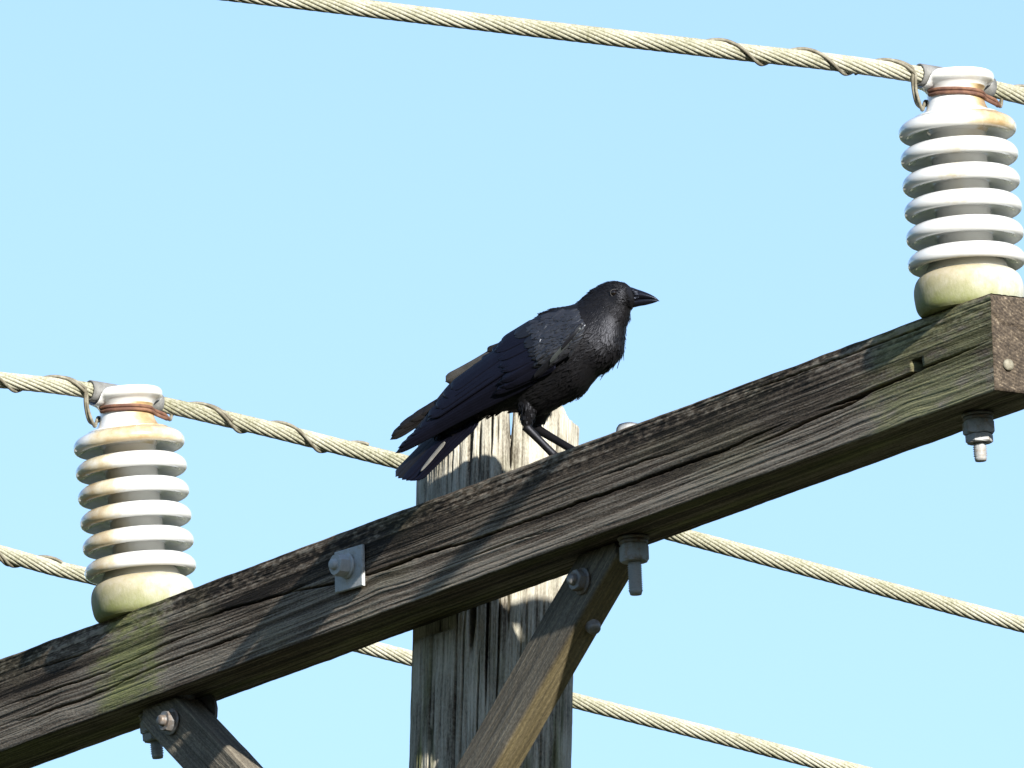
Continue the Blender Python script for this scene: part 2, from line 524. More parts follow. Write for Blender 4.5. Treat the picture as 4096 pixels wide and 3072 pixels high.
# ------------------------------------------------------------------ crossarm
def build_arm():
    per = []      # (b, n, nb, nn, face, t)
    bev = .0018
    t = 0.0
    def run(p0, p1, nrm, face, step):
        nonlocal t
        ln = math.dist(p0, p1)
        k = max(2, int(ln / step))
        for i in range(k + 1):
            u = i / k
            per.append((p0[0] + (p1[0] - p0[0]) * u, p0[1] + (p1[1] - p0[1]) * u, nrm[0], nrm[1], face, t + ln * u))
        t += ln + bev
    hb, hn = D / 2, H / 2
    run((-hb, hn - bev), (-hb, -hn + bev), (-1, 0), 0, .00085)          # front, going down
    run((-hb + bev, -hn), (hb - bev, -hn), (0, -1), 1, .0022)            # bottom, going away
    run((hb, -hn + bev), (hb, hn - bev), (1, 0), 2, .006)               # rear
    run((hb - bev, hn), (-hb + bev, hn), (0, 1), 3, .0025)              # top
    per = np.array(per)
    ns = 620
    S = np.linspace(S_L, S_R, ns)
    face = per[:, 4]; T = per[:, 5] + bev
    SS, TT = np.meshgrid(S, T, indexing='ij')
    FF = np.broadcast_to(face, SS.shape)
    # flow of the grain: long waves plus swirls round the knots
    lines = 0
    warp = .007 * (fbm(SS * 1.1, TT * 4, 3) - .5) + .0012 * (fbm(SS * 6, TT * 22, 5) - .5) + .012 * SS
    knots = []
    for (px, py, amp, wx, wt) in ((1520, 2330, .010, .045, .03), (3640, 1640, .012, .05, .028), (230, 2850, .008, .04, .03),
                                  (1950, 2115, .006, .03, .02), (3420, 1680, .006, .05, .02), (700, 2560, .006, .05, .02)):
        s0, t0 = front_st(px, py)
        warp = warp + .38 * amp * np.exp(-((SS - s0) / wx) ** 2 - ((TT - t0) / wt) ** 2)
    G = TT + warp
    rings = .40 * noise(G * 260, SS * .8, 21) + .52 * noise(G * 560, SS * 1.8, 22) + .2 * noise(G * 75, SS * .5, 27)
    fib = fbm(G * 700, SS * 28, 31, 2)
    grain = np.clip((rings - .28) / .55, 0, 1)
    grain = grain * grain * (3 - 2 * grain)
    l1 = np.clip(1 - np.abs(2 * noise(G * 190 + .3 * noise(SS * 9, G * 60, 24), SS * .9, 23) - 1) / .26, 0, 1)
    l2 = np.clip(1 - np.abs(2 * noise(G * 420, SS * 2.4, 25) - 1) / .34, 0, 1)
    lines = np.clip(l1 * (.4 + .9 * noise(SS * 4, G * 70, 26)) + .6 * l2 * noise(SS * 7, G * 110, 28), 0, 1)
    grain = np.clip(.25 + .75 * grain - .95 * lines, 0, 1)
    rag = fbm(SS * 24, G * 160, 41, 3)
    frontw = np.where(FF == 0, 1.0, np.where(FF == 1, .5, .8))
    disp = (-(1 - grain) * .00045 - lines * .0005 - (fib - .5) * .0006 - (rag - .5) * .0007) * frontw
    # ragged, worn upper arris
    up = np.exp(-((TT - 0) / .03) ** 2) * (FF == 0)
    disp -= up * .0016 * fbm(SS * 60, TT * 180, 51, 3)
    # drying checks read off the photograph
    crackdepth = np.zeros_like(SS)
    cracks = [
        (.013, .0013, [(1100, 2385), (1500, 2292), (1662, 2226), (1823, 2181), (2000, 2122), (2180, 2058), (2360, 1993), (2540, 1930), (2705, 1867), (2870, 1813), (3028, 1740), (3175, 1678)]),
        (.012, .0012, [(2960, 1805), (3110, 1742), (3250, 1677), (3390, 1620), (3500, 1558), (3640, 1495), (3705, 1468), (3810, 1423), (3882, 1394), (3990, 1350)]),
        (.016, .0017, [(3250, 1655), (3440, 1582), (3565, 1529), (3636, 1503), (3730, 1455)]),
        (.007, .0009, [(0, 2830), (200, 2762), (420, 2690), (700, 2560), (900, 2480)]),
        (.008, .0009, [(0, 2905), (290, 2812), (420, 2763), (540, 2702), (650, 2655), (900, 2565), (1050, 2520)]),
        (.007, .0010, [(690, 2515), (900, 2440), (1110, 2385), (1300, 2310)]),
        (.006, .0009, [(2350, 1925), (2600, 1835), (2800, 1775)]),
        (.006, .0009, [(1800, 2255), (2050, 2165), (2300, 2090)]),
        (.006, .0009, [(2900, 1600), (3200, 1490), (3500, 1380), (3800, 1270)]),
        (.006, .0009, [(60, 2700), (260, 2640), (480, 2560)]),
    ]
    for dep, wd, pl in cracks:
        st = np.array([front_st(*p) for p in pl])
        o = np.argsort(st[:, 0]); st = st[o]
        ct = np.interp(S, st[:, 0], st[:, 1]) + .0014 * (noise(S * 90, 0 * S, 61) - .5) + .0010 * (noise(S * 25, 0 * S, 62) - .5)
        en = sstep(st[0, 0], st[0, 0] + .12, S) * (1 - sstep(st[-1, 0] - .12, st[-1, 0], S))
        en = en * (.55 + .7 * noise(S * 14, 0 * S, 63))
        dt = (TT - ct[:, None]) / (wd * .8 * (.5 + .7 * en[:, None]))
        crackdepth = np.maximum(crackdepth, dep * np.clip(en, 0, 1)[:, None] * np.exp(-dt ** 2 * .8) * (FF == 0))
    # the splintered pocket near the end
    sk, tk = front_st(3668, 1458)
    q = np.maximum(np.abs(SS - sk) / .011, np.abs(TT - tk - (SS - sk) * .05) / .0085)
    crackdepth = np.maximum(crackdepth, .016 * (1 - sstep(.75, 1.05, q)) * (FF == 0))
    disp = disp - crackdepth
    # moss and tone
    moss = np.zeros_like(SS); tone = np.full_like(SS, .5)
    for s0, w, amt in ((S_INS[0] + .045, .085, 1.0), (S_INS[1] - .02, .16, .70)):
        x = (SS - s0 - .05 * (fbm(TT * 18, SS * 5, 71) - .5) + (TT - .07) * .18)
        x = x + .05 * (fbm(SS * 30, TT * 70, 74, 4) - .5)
        core = (1 - sstep(w * .55, w * 1.35, np.abs(x))) * np.where(FF == 0, 1, .3)
        spk = sstep(.32, .66, .6 * fbm(SS * 22, TT * 90, 73, 4) + .4 * fbm(SS * 110, TT * 300, 76, 3) + .25 * (core - .5))
        moss = np.maximum(moss, core * amt * spk)
        tone += core * .16
    patch = sstep(.55, .8, fbm(SS * 5, TT * 12, 81)) * (FF == 0) * .18
    moss = np.maximum(moss, patch)
    moss = np.where(FF == 1, np.maximum(moss, .75 * sstep(.4, .72, fbm(SS * 3, TT * 30, 83))), moss)
    dark = sstep(.45, .7, fbm(SS * 3.2, TT * 9, 91))
    tone -= .22 * dark * (FF == 0) * (1 - np.clip(moss, 0, 1))
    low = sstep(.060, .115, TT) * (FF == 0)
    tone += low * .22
    tone -= np.exp(-((TT - .03) / .03) ** 2) * (FF == 0) * .06
    crust = sstep(.42, .7, fbm(SS * 120, TT * 260, 95, 3)) * np.exp(-((TT - .012) / .022) ** 2) * (FF == 0)
    tone += crust * .38
    grain = np.clip(grain * (1 - sstep(.001, .006, crackdepth)), 0, 1)
    # broken outline of the arrises
    edge = .0015 * (fbm(S * 16, S * 0 + 3, 97, 4) - .5)
    edge2 = .0011 * (fbm(S * 40, S * 0 + 5, 98, 3) - .5)
    V = []
    X = AC0[None, None, :] + SS[..., None] * a_ + (per[None, :, 0] + per[None, :, 2] * disp)[..., None] * b_ + (per[None, :, 1] + per[None, :, 3] * disp)[..., None] * n_
    toff = np.where(FF == 3, 1.0, np.where(FF == 0, np.clip(1 - TT / .02, 0, 1), 0)) * edge[:, None] * 1.4
    boff = np.where(FF == 1, 1.0, np.where(FF == 0, np.clip((TT - H + .015) / .015, 0, 1), 0)) * edge2[:, None]
    X = X + (toff + boff)[..., None] * n_
    # the sawn end is slightly rough and not quite square
    k = per.shape[0]
    V = X.reshape(-1, 3)
    faces = grid_faces(ns, k, True, flip=True)
    at = {'grain': grain.ravel(), 'moss': moss.ravel(), 'tone': tone.ravel()}
    uvs = np.stack([SS.ravel(), G.ravel()], 1)
    root = empty('crossarm', arm(S_BOLT, 0, -H / 2), (a_, b_, n_))
    tag(root, 'dark weathered wooden crossarm with long cracks, bolted across the pole', 'crossarm')
    mesh_obj('beam', V, faces, M_ARM, root, True, at, uvs)
    # sawn end grain, a separate sheet 1 mm proud so that its saw marks and nail are its own
    nb, nn = 46, 60
    ev = []; eu = []
    for i in range(nn):
        for j in range(nb):
            bb = -D / 2 + .0012 + (D - .0024) * j / (nb - 1)
            zz = -H / 2 + .0012 + (H - .0024) * i / (nn - 1)
            wob = .0022 * (float(noise(bb * 140, zz * 140, 5)) - .5) + .0016 * (float(noise(bb * 420, zz * 420, 6)) - .5)
            cr = .006 * math.exp(-((zz - .018 + bb * .35 + .003 * math.sin(bb * 160)) / .0014) ** 2)
            rim = min(j, nb - 1 - j, i, nn - 1 - i)
            ev.append(arm(S_R + .0012 + wob * (rim > 0) - cr - (.003 if rim == 0 else 0), bb, zz + float(edge[-1]) * 1.4 * (i > nn // 2)))
            eu.append((bb, zz))
    mesh_obj('end_grain', ev, grid_faces(nn, nb), M_END, root, True, None, eu)
    return root
crossarm = build_arm()

def hexnut(r, h, z0, bevel=.12):
    prof = [(r * .80, z0), (r, z0 + h * bevel), (r, z0 + h * (1 - bevel)), (r * .80, z0 + h)]
    v = []
    for q, (rr, z) in enumerate(prof):
        for k in range(12):
            t = 2 * math.pi * k / 12
            cr = r if k % 2 == 0 else r * .9
            v.append((min(rr * 1.12, cr) * math.cos(t), min(rr * 1.12, cr) * math.sin(t), z))
    f = grid_faces(4, 12, True, flip=True)
    f.append(tuple(reversed(range(12)))); f.append(tuple(range(36, 48)))
    return v, f

def threaded(r, z0, z1, pitch=.0030):
    """rod from z0 (top) down to z1"""
    prof = []
    z = z0; k = 0
    while z > z1 + .005:
        prof.append((r if k % 2 == 0 else r * .80, z)); z -= pitch / 2; k += 1
    prof += [(r * .9, z1 + .004), (r * .78, z1), (r * .3, z1 - .0004)]
    v, f = lathe(prof, 24)
    f = [q[::-1] for q in f]
    f.append(tuple((len(prof) - 1) * 24 + i for i in reversed(range(24))))
    return v, f

def washer(r, h, z0):
    v, f = lathe([(r * .4, z0), (r * .95, z0), (r, z0 + h * .3), (r, z0 + h * .75), (r * .95, z0 + h), (r * .4, z0 + h)], 28)
    return v, f

# plate and bolt that hold the arm to the pole: z axis = towards the front
def place(name, vf, o, x, y, z, m, parent, smooth=False):
    return mesh_obj(name, frame_pts(vf[0], o, x, y, z), vf[1], m, parent, smooth)

def boxv(x0, x1, y0, y1, z0, z1, bev=.0012):
    v = []
    for z, ins in ((z0, bev), (z0 + bev, 0), (z1 - bev, 0), (z1, bev)):
        v += [(x0 + ins, y0 + ins, z), (x1 - ins, y0 + ins, z), (x1 - ins, y1 - ins, z), (x0 + ins, y1 - ins, z)]
    f = [(3, 2, 1, 0), (12, 13, 14, 15)]
    for i in range(3):
        for j in range(4):
            f.append((i * 4 + j, i * 4 + (j + 1) % 4, i * 4 + 4 + (j + 1) % 4, i * 4 + 4 + j))
    return v, f

sp, tp = front_st(1408, 2277)
po = arm(sp, -D / 2 - .0008, H / 2 - tp)
pa = unit(a_ * math.cos(.04) - n_ * math.sin(.04)); pn = np.cross(-b_, pa) * -1
pn = unit(n_ * math.cos(.04) + a_ * math.sin(.04))
pl = place('washer_plate', boxv(-.034, .034, -.0285, .0285, 0, .0055), po, pa, pn, -b_, M_GALV_PALE, crossarm)
po2 = po + pn * .004
def add_sub(name, vf, o, x, y, z, m, parent, smooth=False):
    w = frame_pts(vf[0], o, x, y, z)
    M = np.array(parent.matrix_world)
    ob = mesh_obj(name, w, vf[1], m, None, smooth)
    ob.parent = parent
    ob.matrix_parent_inverse = parent.matrix_world.inverted()
    return ob
bpy.context.view_layer.update()
bo = place('bolt', threaded(.0082, 0, -.0335), po2, pa, -pn, b_, M_GALV_PALE, crossarm, True)
bpy.context.view_layer.update()
add_sub('washer', washer(.0175, .0050, .0058), po2, pa, pn, -b_, M_GALV_PALE, bo, True)
add_sub('nut', hexnut(.0158, .0165, .0108), po2, unit(pa + .35 * pn), unit(pn - .35 * pa), -b_, M_GALV_PALE, bo)

# spare through-bolt at the empty pin hole: domed head above, nut and thread below
S_SPARE = 1.4815
def spare_bolt():
    o = arm(S_SPARE, 0, 0)
    dome = [(.0, H / 2 + .0245), (.008, H / 2 + .0240), (.0135, H / 2 + .0222), (.0165, H / 2 + .018), (.0178, H / 2 + .012), (.0178, H / 2 + .005), (.025, H / 2 + .0045), (.025, H / 2 + .0003)]
    v, f = lathe(dome[::-1], 28)
    hd = place('bolt', threaded(.0098, -H / 2 + .004, -H / 2 - .080), o, b_, -a_, n_, M_GALV, crossarm, True)
    bpy.context.view_layer.update()
    add_sub('bolt_head', (v, f), o, b_, -a_, n_, M_GALV, hd, True)
    z = -H / 2
    add_sub('washer', washer(.0215, .0042, z - .0052), o, b_, -a_, n_, M_STEEL_DARK, hd, True)
    add_sub('washer', washer(.0195, .0055, z - .0112), o, b_, -a_, n_, M_STEEL_DARK, hd, True)
    add_sub('nut', hexnut(.0200, .0235, z - .0352), o, unit(b_ - .3 * a_), unit(-a_ - .3 * b_), n_, M_GALV, hd)
spare_bolt()

# nail driven into the sawn end
nv, nf = lathe([(0.0001, .004), (.004, .0038), (.0072, .003), (.0080, .0012), (.0080, 0)][::-1], 20)
place('nail_head', (nv, nf), arm(S_R + .0018, -D / 2 + .0225, -H / 2 + .036), b_, n_, a_, M_TIE, crossarm, True)

# ------------------------------------------------------------------ pole
def build_pole():
    R0 = .1100
    gain = .013                                     # flat cut where the arm is seated
    qx, qy = 1974, 2500
    # depth of the axis: its distance to the rear face of the arm is the radius minus the gain
    def dist(d):
        return (W(qx, qy, d) - arm(0, D / 2, 0)) @ b0_ - (R0 - gain)
    lo, hi = -.5, 1.0
    for _ in range(60):
        m = (lo + hi) / 2
        if dist(m) < 0: lo = m
        else: hi = m
    d0 = m
    base = W(qx, qy, d0)
    top = W(1996, 1652, d0)
    lean = np.array([.026, 0.0, 1.0])
    zt = top[2]
    def axis(z): return base + lean * (z - base[2])
    nth = 900
    rows = np.concatenate([np.linspace(0, 1.05, 190), np.linspace(1.1, zt + .4, 70)])
    th = np.linspace(0, 2 * math.pi, nth, endpoint=False)          # 0 = towards the camera, + to the right
    TH, ZD = np.meshgrid(th, rows)                                  # ZD metres below the top
    arc = TH * R0
    g1 = np.sin(TH) * 5; g2 = np.cos(TH) * 5
    def pn2(x, s, seed):                                            # seamless round the pole
        w = sstep(2 * math.pi * .92, 2 * math.pi, TH)
        return noise(x, s, seed) * (1 - w) + noise(x - 2 * math.pi * R0 * (x / np.maximum(arc, 1e-9) if False else 1) * 0, s, seed) * w
    wander = .004 * (fbm(ZD * 2.2, arc * 9, 101) - .5)
    aw = arc + wander
    rings = .40 * noise(aw * 420, ZD * 9, 103) + .45 * noise(aw * 800, ZD * 24, 104) + .18 * noise(aw * 110, ZD * 4, 105)
    grain = np.clip((rings - .25) / .55, 0, 1)
    pl1 = np.clip(1 - np.abs(2 * noise(aw * 95, ZD * 3.0, 112) - 1) / .09, 0, 1) * sstep(.35, .6, noise(aw * 40, ZD * 12, 113))
    pl2 = np.clip(1 - np.abs(2 * noise(aw * 230, ZD * 9, 114) - 1) / .20, 0, 1) * noise(aw * 120, ZD * 26, 115)
    plines = np.clip(pl1 + .7 * pl2, 0, 1)
    grain = np.clip(.3 + .7 * grain - .8 * plines, 0, 1)
    fib = fbm(aw * 900, ZD * 22, 107, 2)
    disp = -(1 - grain) * .0016 - plines * .0016 - (fib - .5) * .0012 + .004 * (fbm(aw * 22, ZD * 1.5, 109) - .5)
    blk = np.zeros_like(TH)
    def px_to_th(px, py):
        z = W(px, py, d0 - R0)[2]
        c = proj(axis(z))
        r = R0 * FPX / (DIST + d0)
        return math.asin(max(-.995, min(.995, (px - c[0]) / r))), zt - z
    cracks = [  # px, y0, y1, width m, depth m
        (1880, 1560, 1930, .0034, .045), (1916, 1745, 2000, .0021, .03), (1968, 1600, 1905, .0017, .02), (1832, 1800, 2000, .0013, .015),
        (2046, 1640, 1875, .0022, .03), (1990, 1700, 1850, .0013, .012), (1806, 1780, 2010, .0012, .012), (2050, 1690, 1760, .0016, .012), (2195, 1640, 1780, .0014, .012),
        (1884, 2420, 2720, .0052, .05), (1945, 2400, 2960, .0018, .03), (1822, 2450, 3072, .0016, .02), (1770, 2420, 2900, .0013, .02),
        (2035, 2380, 2640, .0020, .03), (2105, 2330, 2720, .0014, .02), (1990, 2480, 3072, .0014, .02), (1845, 2600, 3072, .0014, .02), (2170, 2330, 3072, .0014, .02), (2225, 2350, 3072, .0012, .018), (1720, 2450, 3072, .0014, .018), (1680, 2500, 3072, .0013, .018),
        (2080, 2560, 3072, .0012, .02), (1910, 2740, 3072, .0012, .02), (1665, 1850, 2050, .0012, .014), (1740, 1780, 2040, .0011, .012), (2110, 1640, 1800, .0010, .01), (2250, 1660, 1780, .0010, .01), (2150, 1650, 1830, .0010, .01)]
    cd_ = np.zeros_like(TH)
    for px, y0, y1, wd, dp in cracks:
        t0, zd0 = px_to_th(px, (y0 + y1) / 2)
        _, za = px_to_th(px, y0); _, zb = px_to_th(px, y1)
        t0 = t0 % (2 * math.pi)
        tc = t0 + .012 * (noise(ZD * 9, TH * 0, int(px)) - .5)
        dl = np.abs((TH - tc + math.pi) % (2 * math.pi) - math.pi) * R0
        en = sstep(za - .03, za + .01, ZD) * (1 - sstep(zb - .08, zb, ZD))
        if y1 > 3000: en = sstep(za - .03, za + .02, ZD)
        en = en * (.6 + .6 * noise(ZD * 12, TH * 0, int(px) + 3))
        w = wd * .8 * (.5 + .6 * np.clip(en, 0, 1))
        cd_ = np.maximum(cd_, dp * np.clip(en, 0, 1) * (1 - sstep(w * .75, w * 1.5, dl)))
    disp = disp - cd_
    # flat gain behind the arm
    RR = R0 * (1 + .018 * (ZD / 2)) + disp
    DX = np.sin(TH); DY = -np.cos(TH)
    # top: weathered, lower on the far side, split, notched
    def topdrop(x, y):
        h = .008 * (fbm(x * 40, y * 40, 121) - .5) + .006 * (fbm(x * 190, y * 30, 122) - .5)
        h = h - .012 * sstep(.075, .112, np.hypot(x, y))
        xr = x + .55 * 0
        slot = np.exp(-((xr - .0170) / .0023) ** 4) * -.055
        slot2 = np.exp(-((xr + .041) / .0040) ** 4) * -.020
        chip = -.014 * sstep(.086, .098, x)
        return h + slot + slot2 + chip
    PX = RR * DX; PY = RR * DY
    td = topdrop(PX, PY)
    ZZ = zt - ZD + .022 + td * np.clip(1 - ZD / .11, 0, 1) ** .7
    # flat seat for the arm (world coordinates)
    A = base[None, None, :] + lean[None, None, :] * (ZZ - base[2])[..., None]
    Pw = A + np.stack([PX, PY, np.zeros_like(PX)], -1)
    over = (Pw - arm(0, D / 2 + .0015, 0)) @ b0_
    nearz = np.abs(Pw[..., 2] - arm(S_BOLT)[2]) < .082
    push = np.where((over < 0) & nearz, -over, 0)
    Pw = Pw + push[..., None] * b0_
    V = Pw.reshape(-1, 3).tolist()
    faces = grid_faces(len(rows), nth, True)
    # cap: rings running in to the middle
    ncap = 36
    start = len(V)
    gr = grain.ravel().tolist(); uv = np.stack([ZD.ravel(), aw.ravel()], 1).tolist()
    tone = .54 + .75 * (fbm(aw * 60, ZD * 16, 131, 4) - .5)
    ms = .9 * sstep(.46, .62, fbm(aw * 34, ZD * 5.0, 133, 4)) * sstep(.28, .45, ZD) + .25 * sstep(.55, .75, fbm(aw * 50, ZD * 20, 135))
    mo = ms.ravel().tolist(); tn = tone.ravel().tolist()
    for i in range(1, ncap + 1):
        u = 1 - i / ncap
        x = PX[0] * u; y = PY[0] * u
        z = zt + .022 + topdrop(x, y)
        p = base + lean * (z - base[2])[:, None] + np.stack([x, y, 0 * x], 1)
        V += p.tolist()
        gr += [.5] * nth; mo += [.1] * nth; tn += [.45] * nth
        uv += np.stack([x, y], 1).tolist()
    idx = [start + (i - 1) * nth for i in range(1, ncap + 1)]
    prev = 0
    for s in idx:
        for k in range(nth):
            k2 = (k + 1) % nth
            faces.append((prev + k, prev + k2, s + k2, s + k))
        prev = s
    faces = [f[::-1] for f in faces]
    root = empty('utility_pole', (axis(0)[0], axis(0)[1], 0))
    tag(root, 'thick grey weathered wooden utility pole with split top behind the crossarm', 'pole')
    mesh_obj('shaft', V, faces, M_POLE, root, True, {'grain': gr, 'moss': mo, 'tone': tn}, uv)
    # rusty end of the through-hardware showing at the side
    c = axis(W(2320, 2370, d0)[2])
    v, f = lathe([(.0001, .022), (.006, .021), (.010, .017), (.011, .010), (.011, 0)][::-1], 20)
    z = unit([1, .25, .1]); x = unit(np.cross([0, 0, 1], z)); y = np.cross(z, x)
    place('bolt', (v, f), c + z * .107, x, y, z, M_RUST, root, True)
    return d0
POLE_D = build_pole()

# ------------------------------------------------------------------ braces
def build_brace(sgn, s_top, label):
    """sgn +1: the brace on the outer right that runs down and back to the pole"""
    phi = math.radians(38.6)
    dvec = unit(-sgn * a_ * math.cos(phi) - n0_ * math.sin(phi))
    nrm = unit(sgn * a_ * math.sin(phi) - n0_ * math.cos(phi))       # lower face normal
    bb = b0_
    Hb, Tb, Ln = .075, .043, 1.12
    top = arm(s_top, .012 if sgn > 0 else -.004, -H / 2)
    o = top + dvec * -.02
    root = empty('crossarm_brace', o + dvec * Ln, None)
    tag(root, label, 'brace', 'wooden braces under the crossarm')
    per = []
    bev = .004
    def run(p0, p1, nr, k, t0):
        for i in range(k + 1):
            u = i / k
            per.append((p0[0] + (p1[0] - p0[0]) * u, p0[1] + (p1[1] - p0[1]) * u, nr[0], nr[1], t0 + math.dist(p0, p1) * u))
    hb, ht = Hb / 2, Tb / 2
    run((-ht, -hb + bev), (-ht, hb - bev), (-1, 0), 44, 0)
    run((-ht + bev, hb), (ht - bev, hb), (0, 1), 26, .07)
    run((ht, hb - bev), (ht, -hb + bev), (1, 0), 10, .12)
    run((ht - bev, -hb), (-ht + bev, -hb), (0, -1), 12, .19)
    per = np.array(per)
    # mitred top: cut along the underside of the arm
    ns = 190
    U = np.linspace(0, 1, ns)
    Vv = []; UVs = []; gr = []; mo = []; tn = []
    sd = 200 if sgn > 0 else 240
    for q, u in enumerate(U):
        for (pb, ph, nb, nh, t) in per:
            base = o + bb * pb + nrm * ph
            k0 = ((arm(0, 0, -H / 2 - .0025) - base) @ n_) / (dvec @ n_)
            k0 = max(k0, .012 * math.hypot(ph / hb, 0) ** 4)
            k0 = max(k0, ((arm(1.4590 if sgn > 0 else .3170) - base) @ a_) / (dvec @ a_))   # square cut clear of the bolt
            x = k0 + (Ln - k0) * u
            gx = t + .006 * (float(noise(x * 3, t * 8, sd)) - .5)
            r = .6 * float(noise(gx * 260, x * 1.5, sd + 1)) + .4 * float(noise(gx * 640, x * 5, sd + 2))
            gg = min(1, max(0, (r - .25) / .5))
            ds = -(1 - gg) * .0008 - .0008 * float(noise(x * 40, gx * 200, sd + 3))
            Vv.append(base + dvec * x + (bb * nb + nrm * nh) * ds)
            UVs.append((x, gx)); gr.append(.30 + .40 * gg)
            lower = nh > .5
            mo.append(.75 if lower else .12)
            tn.append(.5 + .1 * (float(noise(x * 6, gx * 30, sd + 5)) - .5))
    k = len(per)
    fc = grid_faces(ns, k, True)
    fc.append(tuple(range(k))); fc.append(tuple(reversed(range((ns - 1) * k, ns * k))))
    if sgn < 0: fc = [f[::-1] for f in fc]
    mesh_obj('timber', Vv, fc, M_BRACE, root, True, {'grain': gr, 'moss': mo, 'tone': tn}, UVs)
    # steel strap on the far side with a rounded foot
    st = []
    for i in range(9):
        t = math.pi * i / 8
        st.append((.030 * math.cos(t), .085 + .030 * math.sin(t)))
    st = [(.034, .018), *st, (-.034, .018)]
    sv = [(x, y, z) for z in (.0, .004) for x, y in st]
    m = len(st)
    sf = [tuple(reversed(range(m))), tuple(range(m, 2 * m))] + [(i, (i + 1) % m, m + (i + 1) % m, m + i) for i in range(m)]
    place('strap', (sv, sf), o + bb * (ht + .001) - nrm * .022, nrm, dvec, bb, M_STEEL_DARK, root)
    # bolt through the broad face
    o1 = o + dvec * (.082 if sgn > 0 else .086) - bb * (ht + .0005) + nrm * (.004 if sgn > 0 else -.004)
    bt = place('bolt', threaded(.0085, 0, -.022), o1, nrm, unit(np.cross(-bb, nrm)) * -1, bb, M_STEEL_DARK, root, True)
    bpy.context.view_layer.update()
    add_sub('washer', washer(.0185, .003, .0003), o1, nrm, np.cross(-bb, nrm), -bb, M_STEEL_DARK, bt, True)
    add_sub('nut', hexnut(.0150, .011, .0035), o1, nrm, np.cross(-bb, nrm), -bb, M_STEEL_DARK, bt)
    # countersunk bolt on the lower / upper edge
    if sgn > 0:
        o2 = o + dvec * .128 + nrm * (hb - .001) + bb * .004
        place('bolt', threaded(.0110, 0, -.010), o2, bb, np.cross(nrm, bb) * -1, -nrm, M_STEEL_DARK, root, True)
    else:
        o2 = o + dvec * .060 - nrm * (hb - .002) - bb * .002
        place('bolt', hexnut(.0165, .012, 0), o2, bb, np.cross(-nrm, bb), -nrm, M_STEEL_DARK, root)
    return root
build_brace(1, 1.422, 'grey wooden brace crossing in front of the pole, beside the long bare bolt')
build_brace(-1, .340, 'grey wooden brace under the crossarm below the brown-stained insulator')

# ------------------------------------------------------------------ insulators
ZS = [.2500 - .0353 * k for k in range(6)]
INS = []
def stain_left(x, y, z, part):
    """brown run-off on the windward side; insulator axes"""
    ang = math.atan2(y, x)                         # camera sits near ang = -125 deg
    d = math.cos(ang - math.radians(-178))
    if part == 'head':
        return .75 * max(0, math.cos(ang - math.radians(-75))) ** 2 * (1 if z < .300 else .2) * (1 if z > .262 else .7)
    k = part
    if k == 0:
        return .15 + .55 * max(0, math.cos(ang - math.radians(-112))) ** 1.5
    return min(1, max(0, (d - .48) * 1.8)) * .58

def stain_right(x, y, z, part):
    ang = math.atan2(y, x)
    if part == 'head':
        return .85 * max(0, math.cos(ang - math.radians(-62))) ** 5 * (1 if z < .302 else .1) * (1 if z > .27 else .7)
    if part == 0:
        return .62 * max(0, math.cos(ang - math.radians(-85))) ** 5 + .12
    return .34 * max(0, math.cos(ang - math.radians(-130))) ** 8

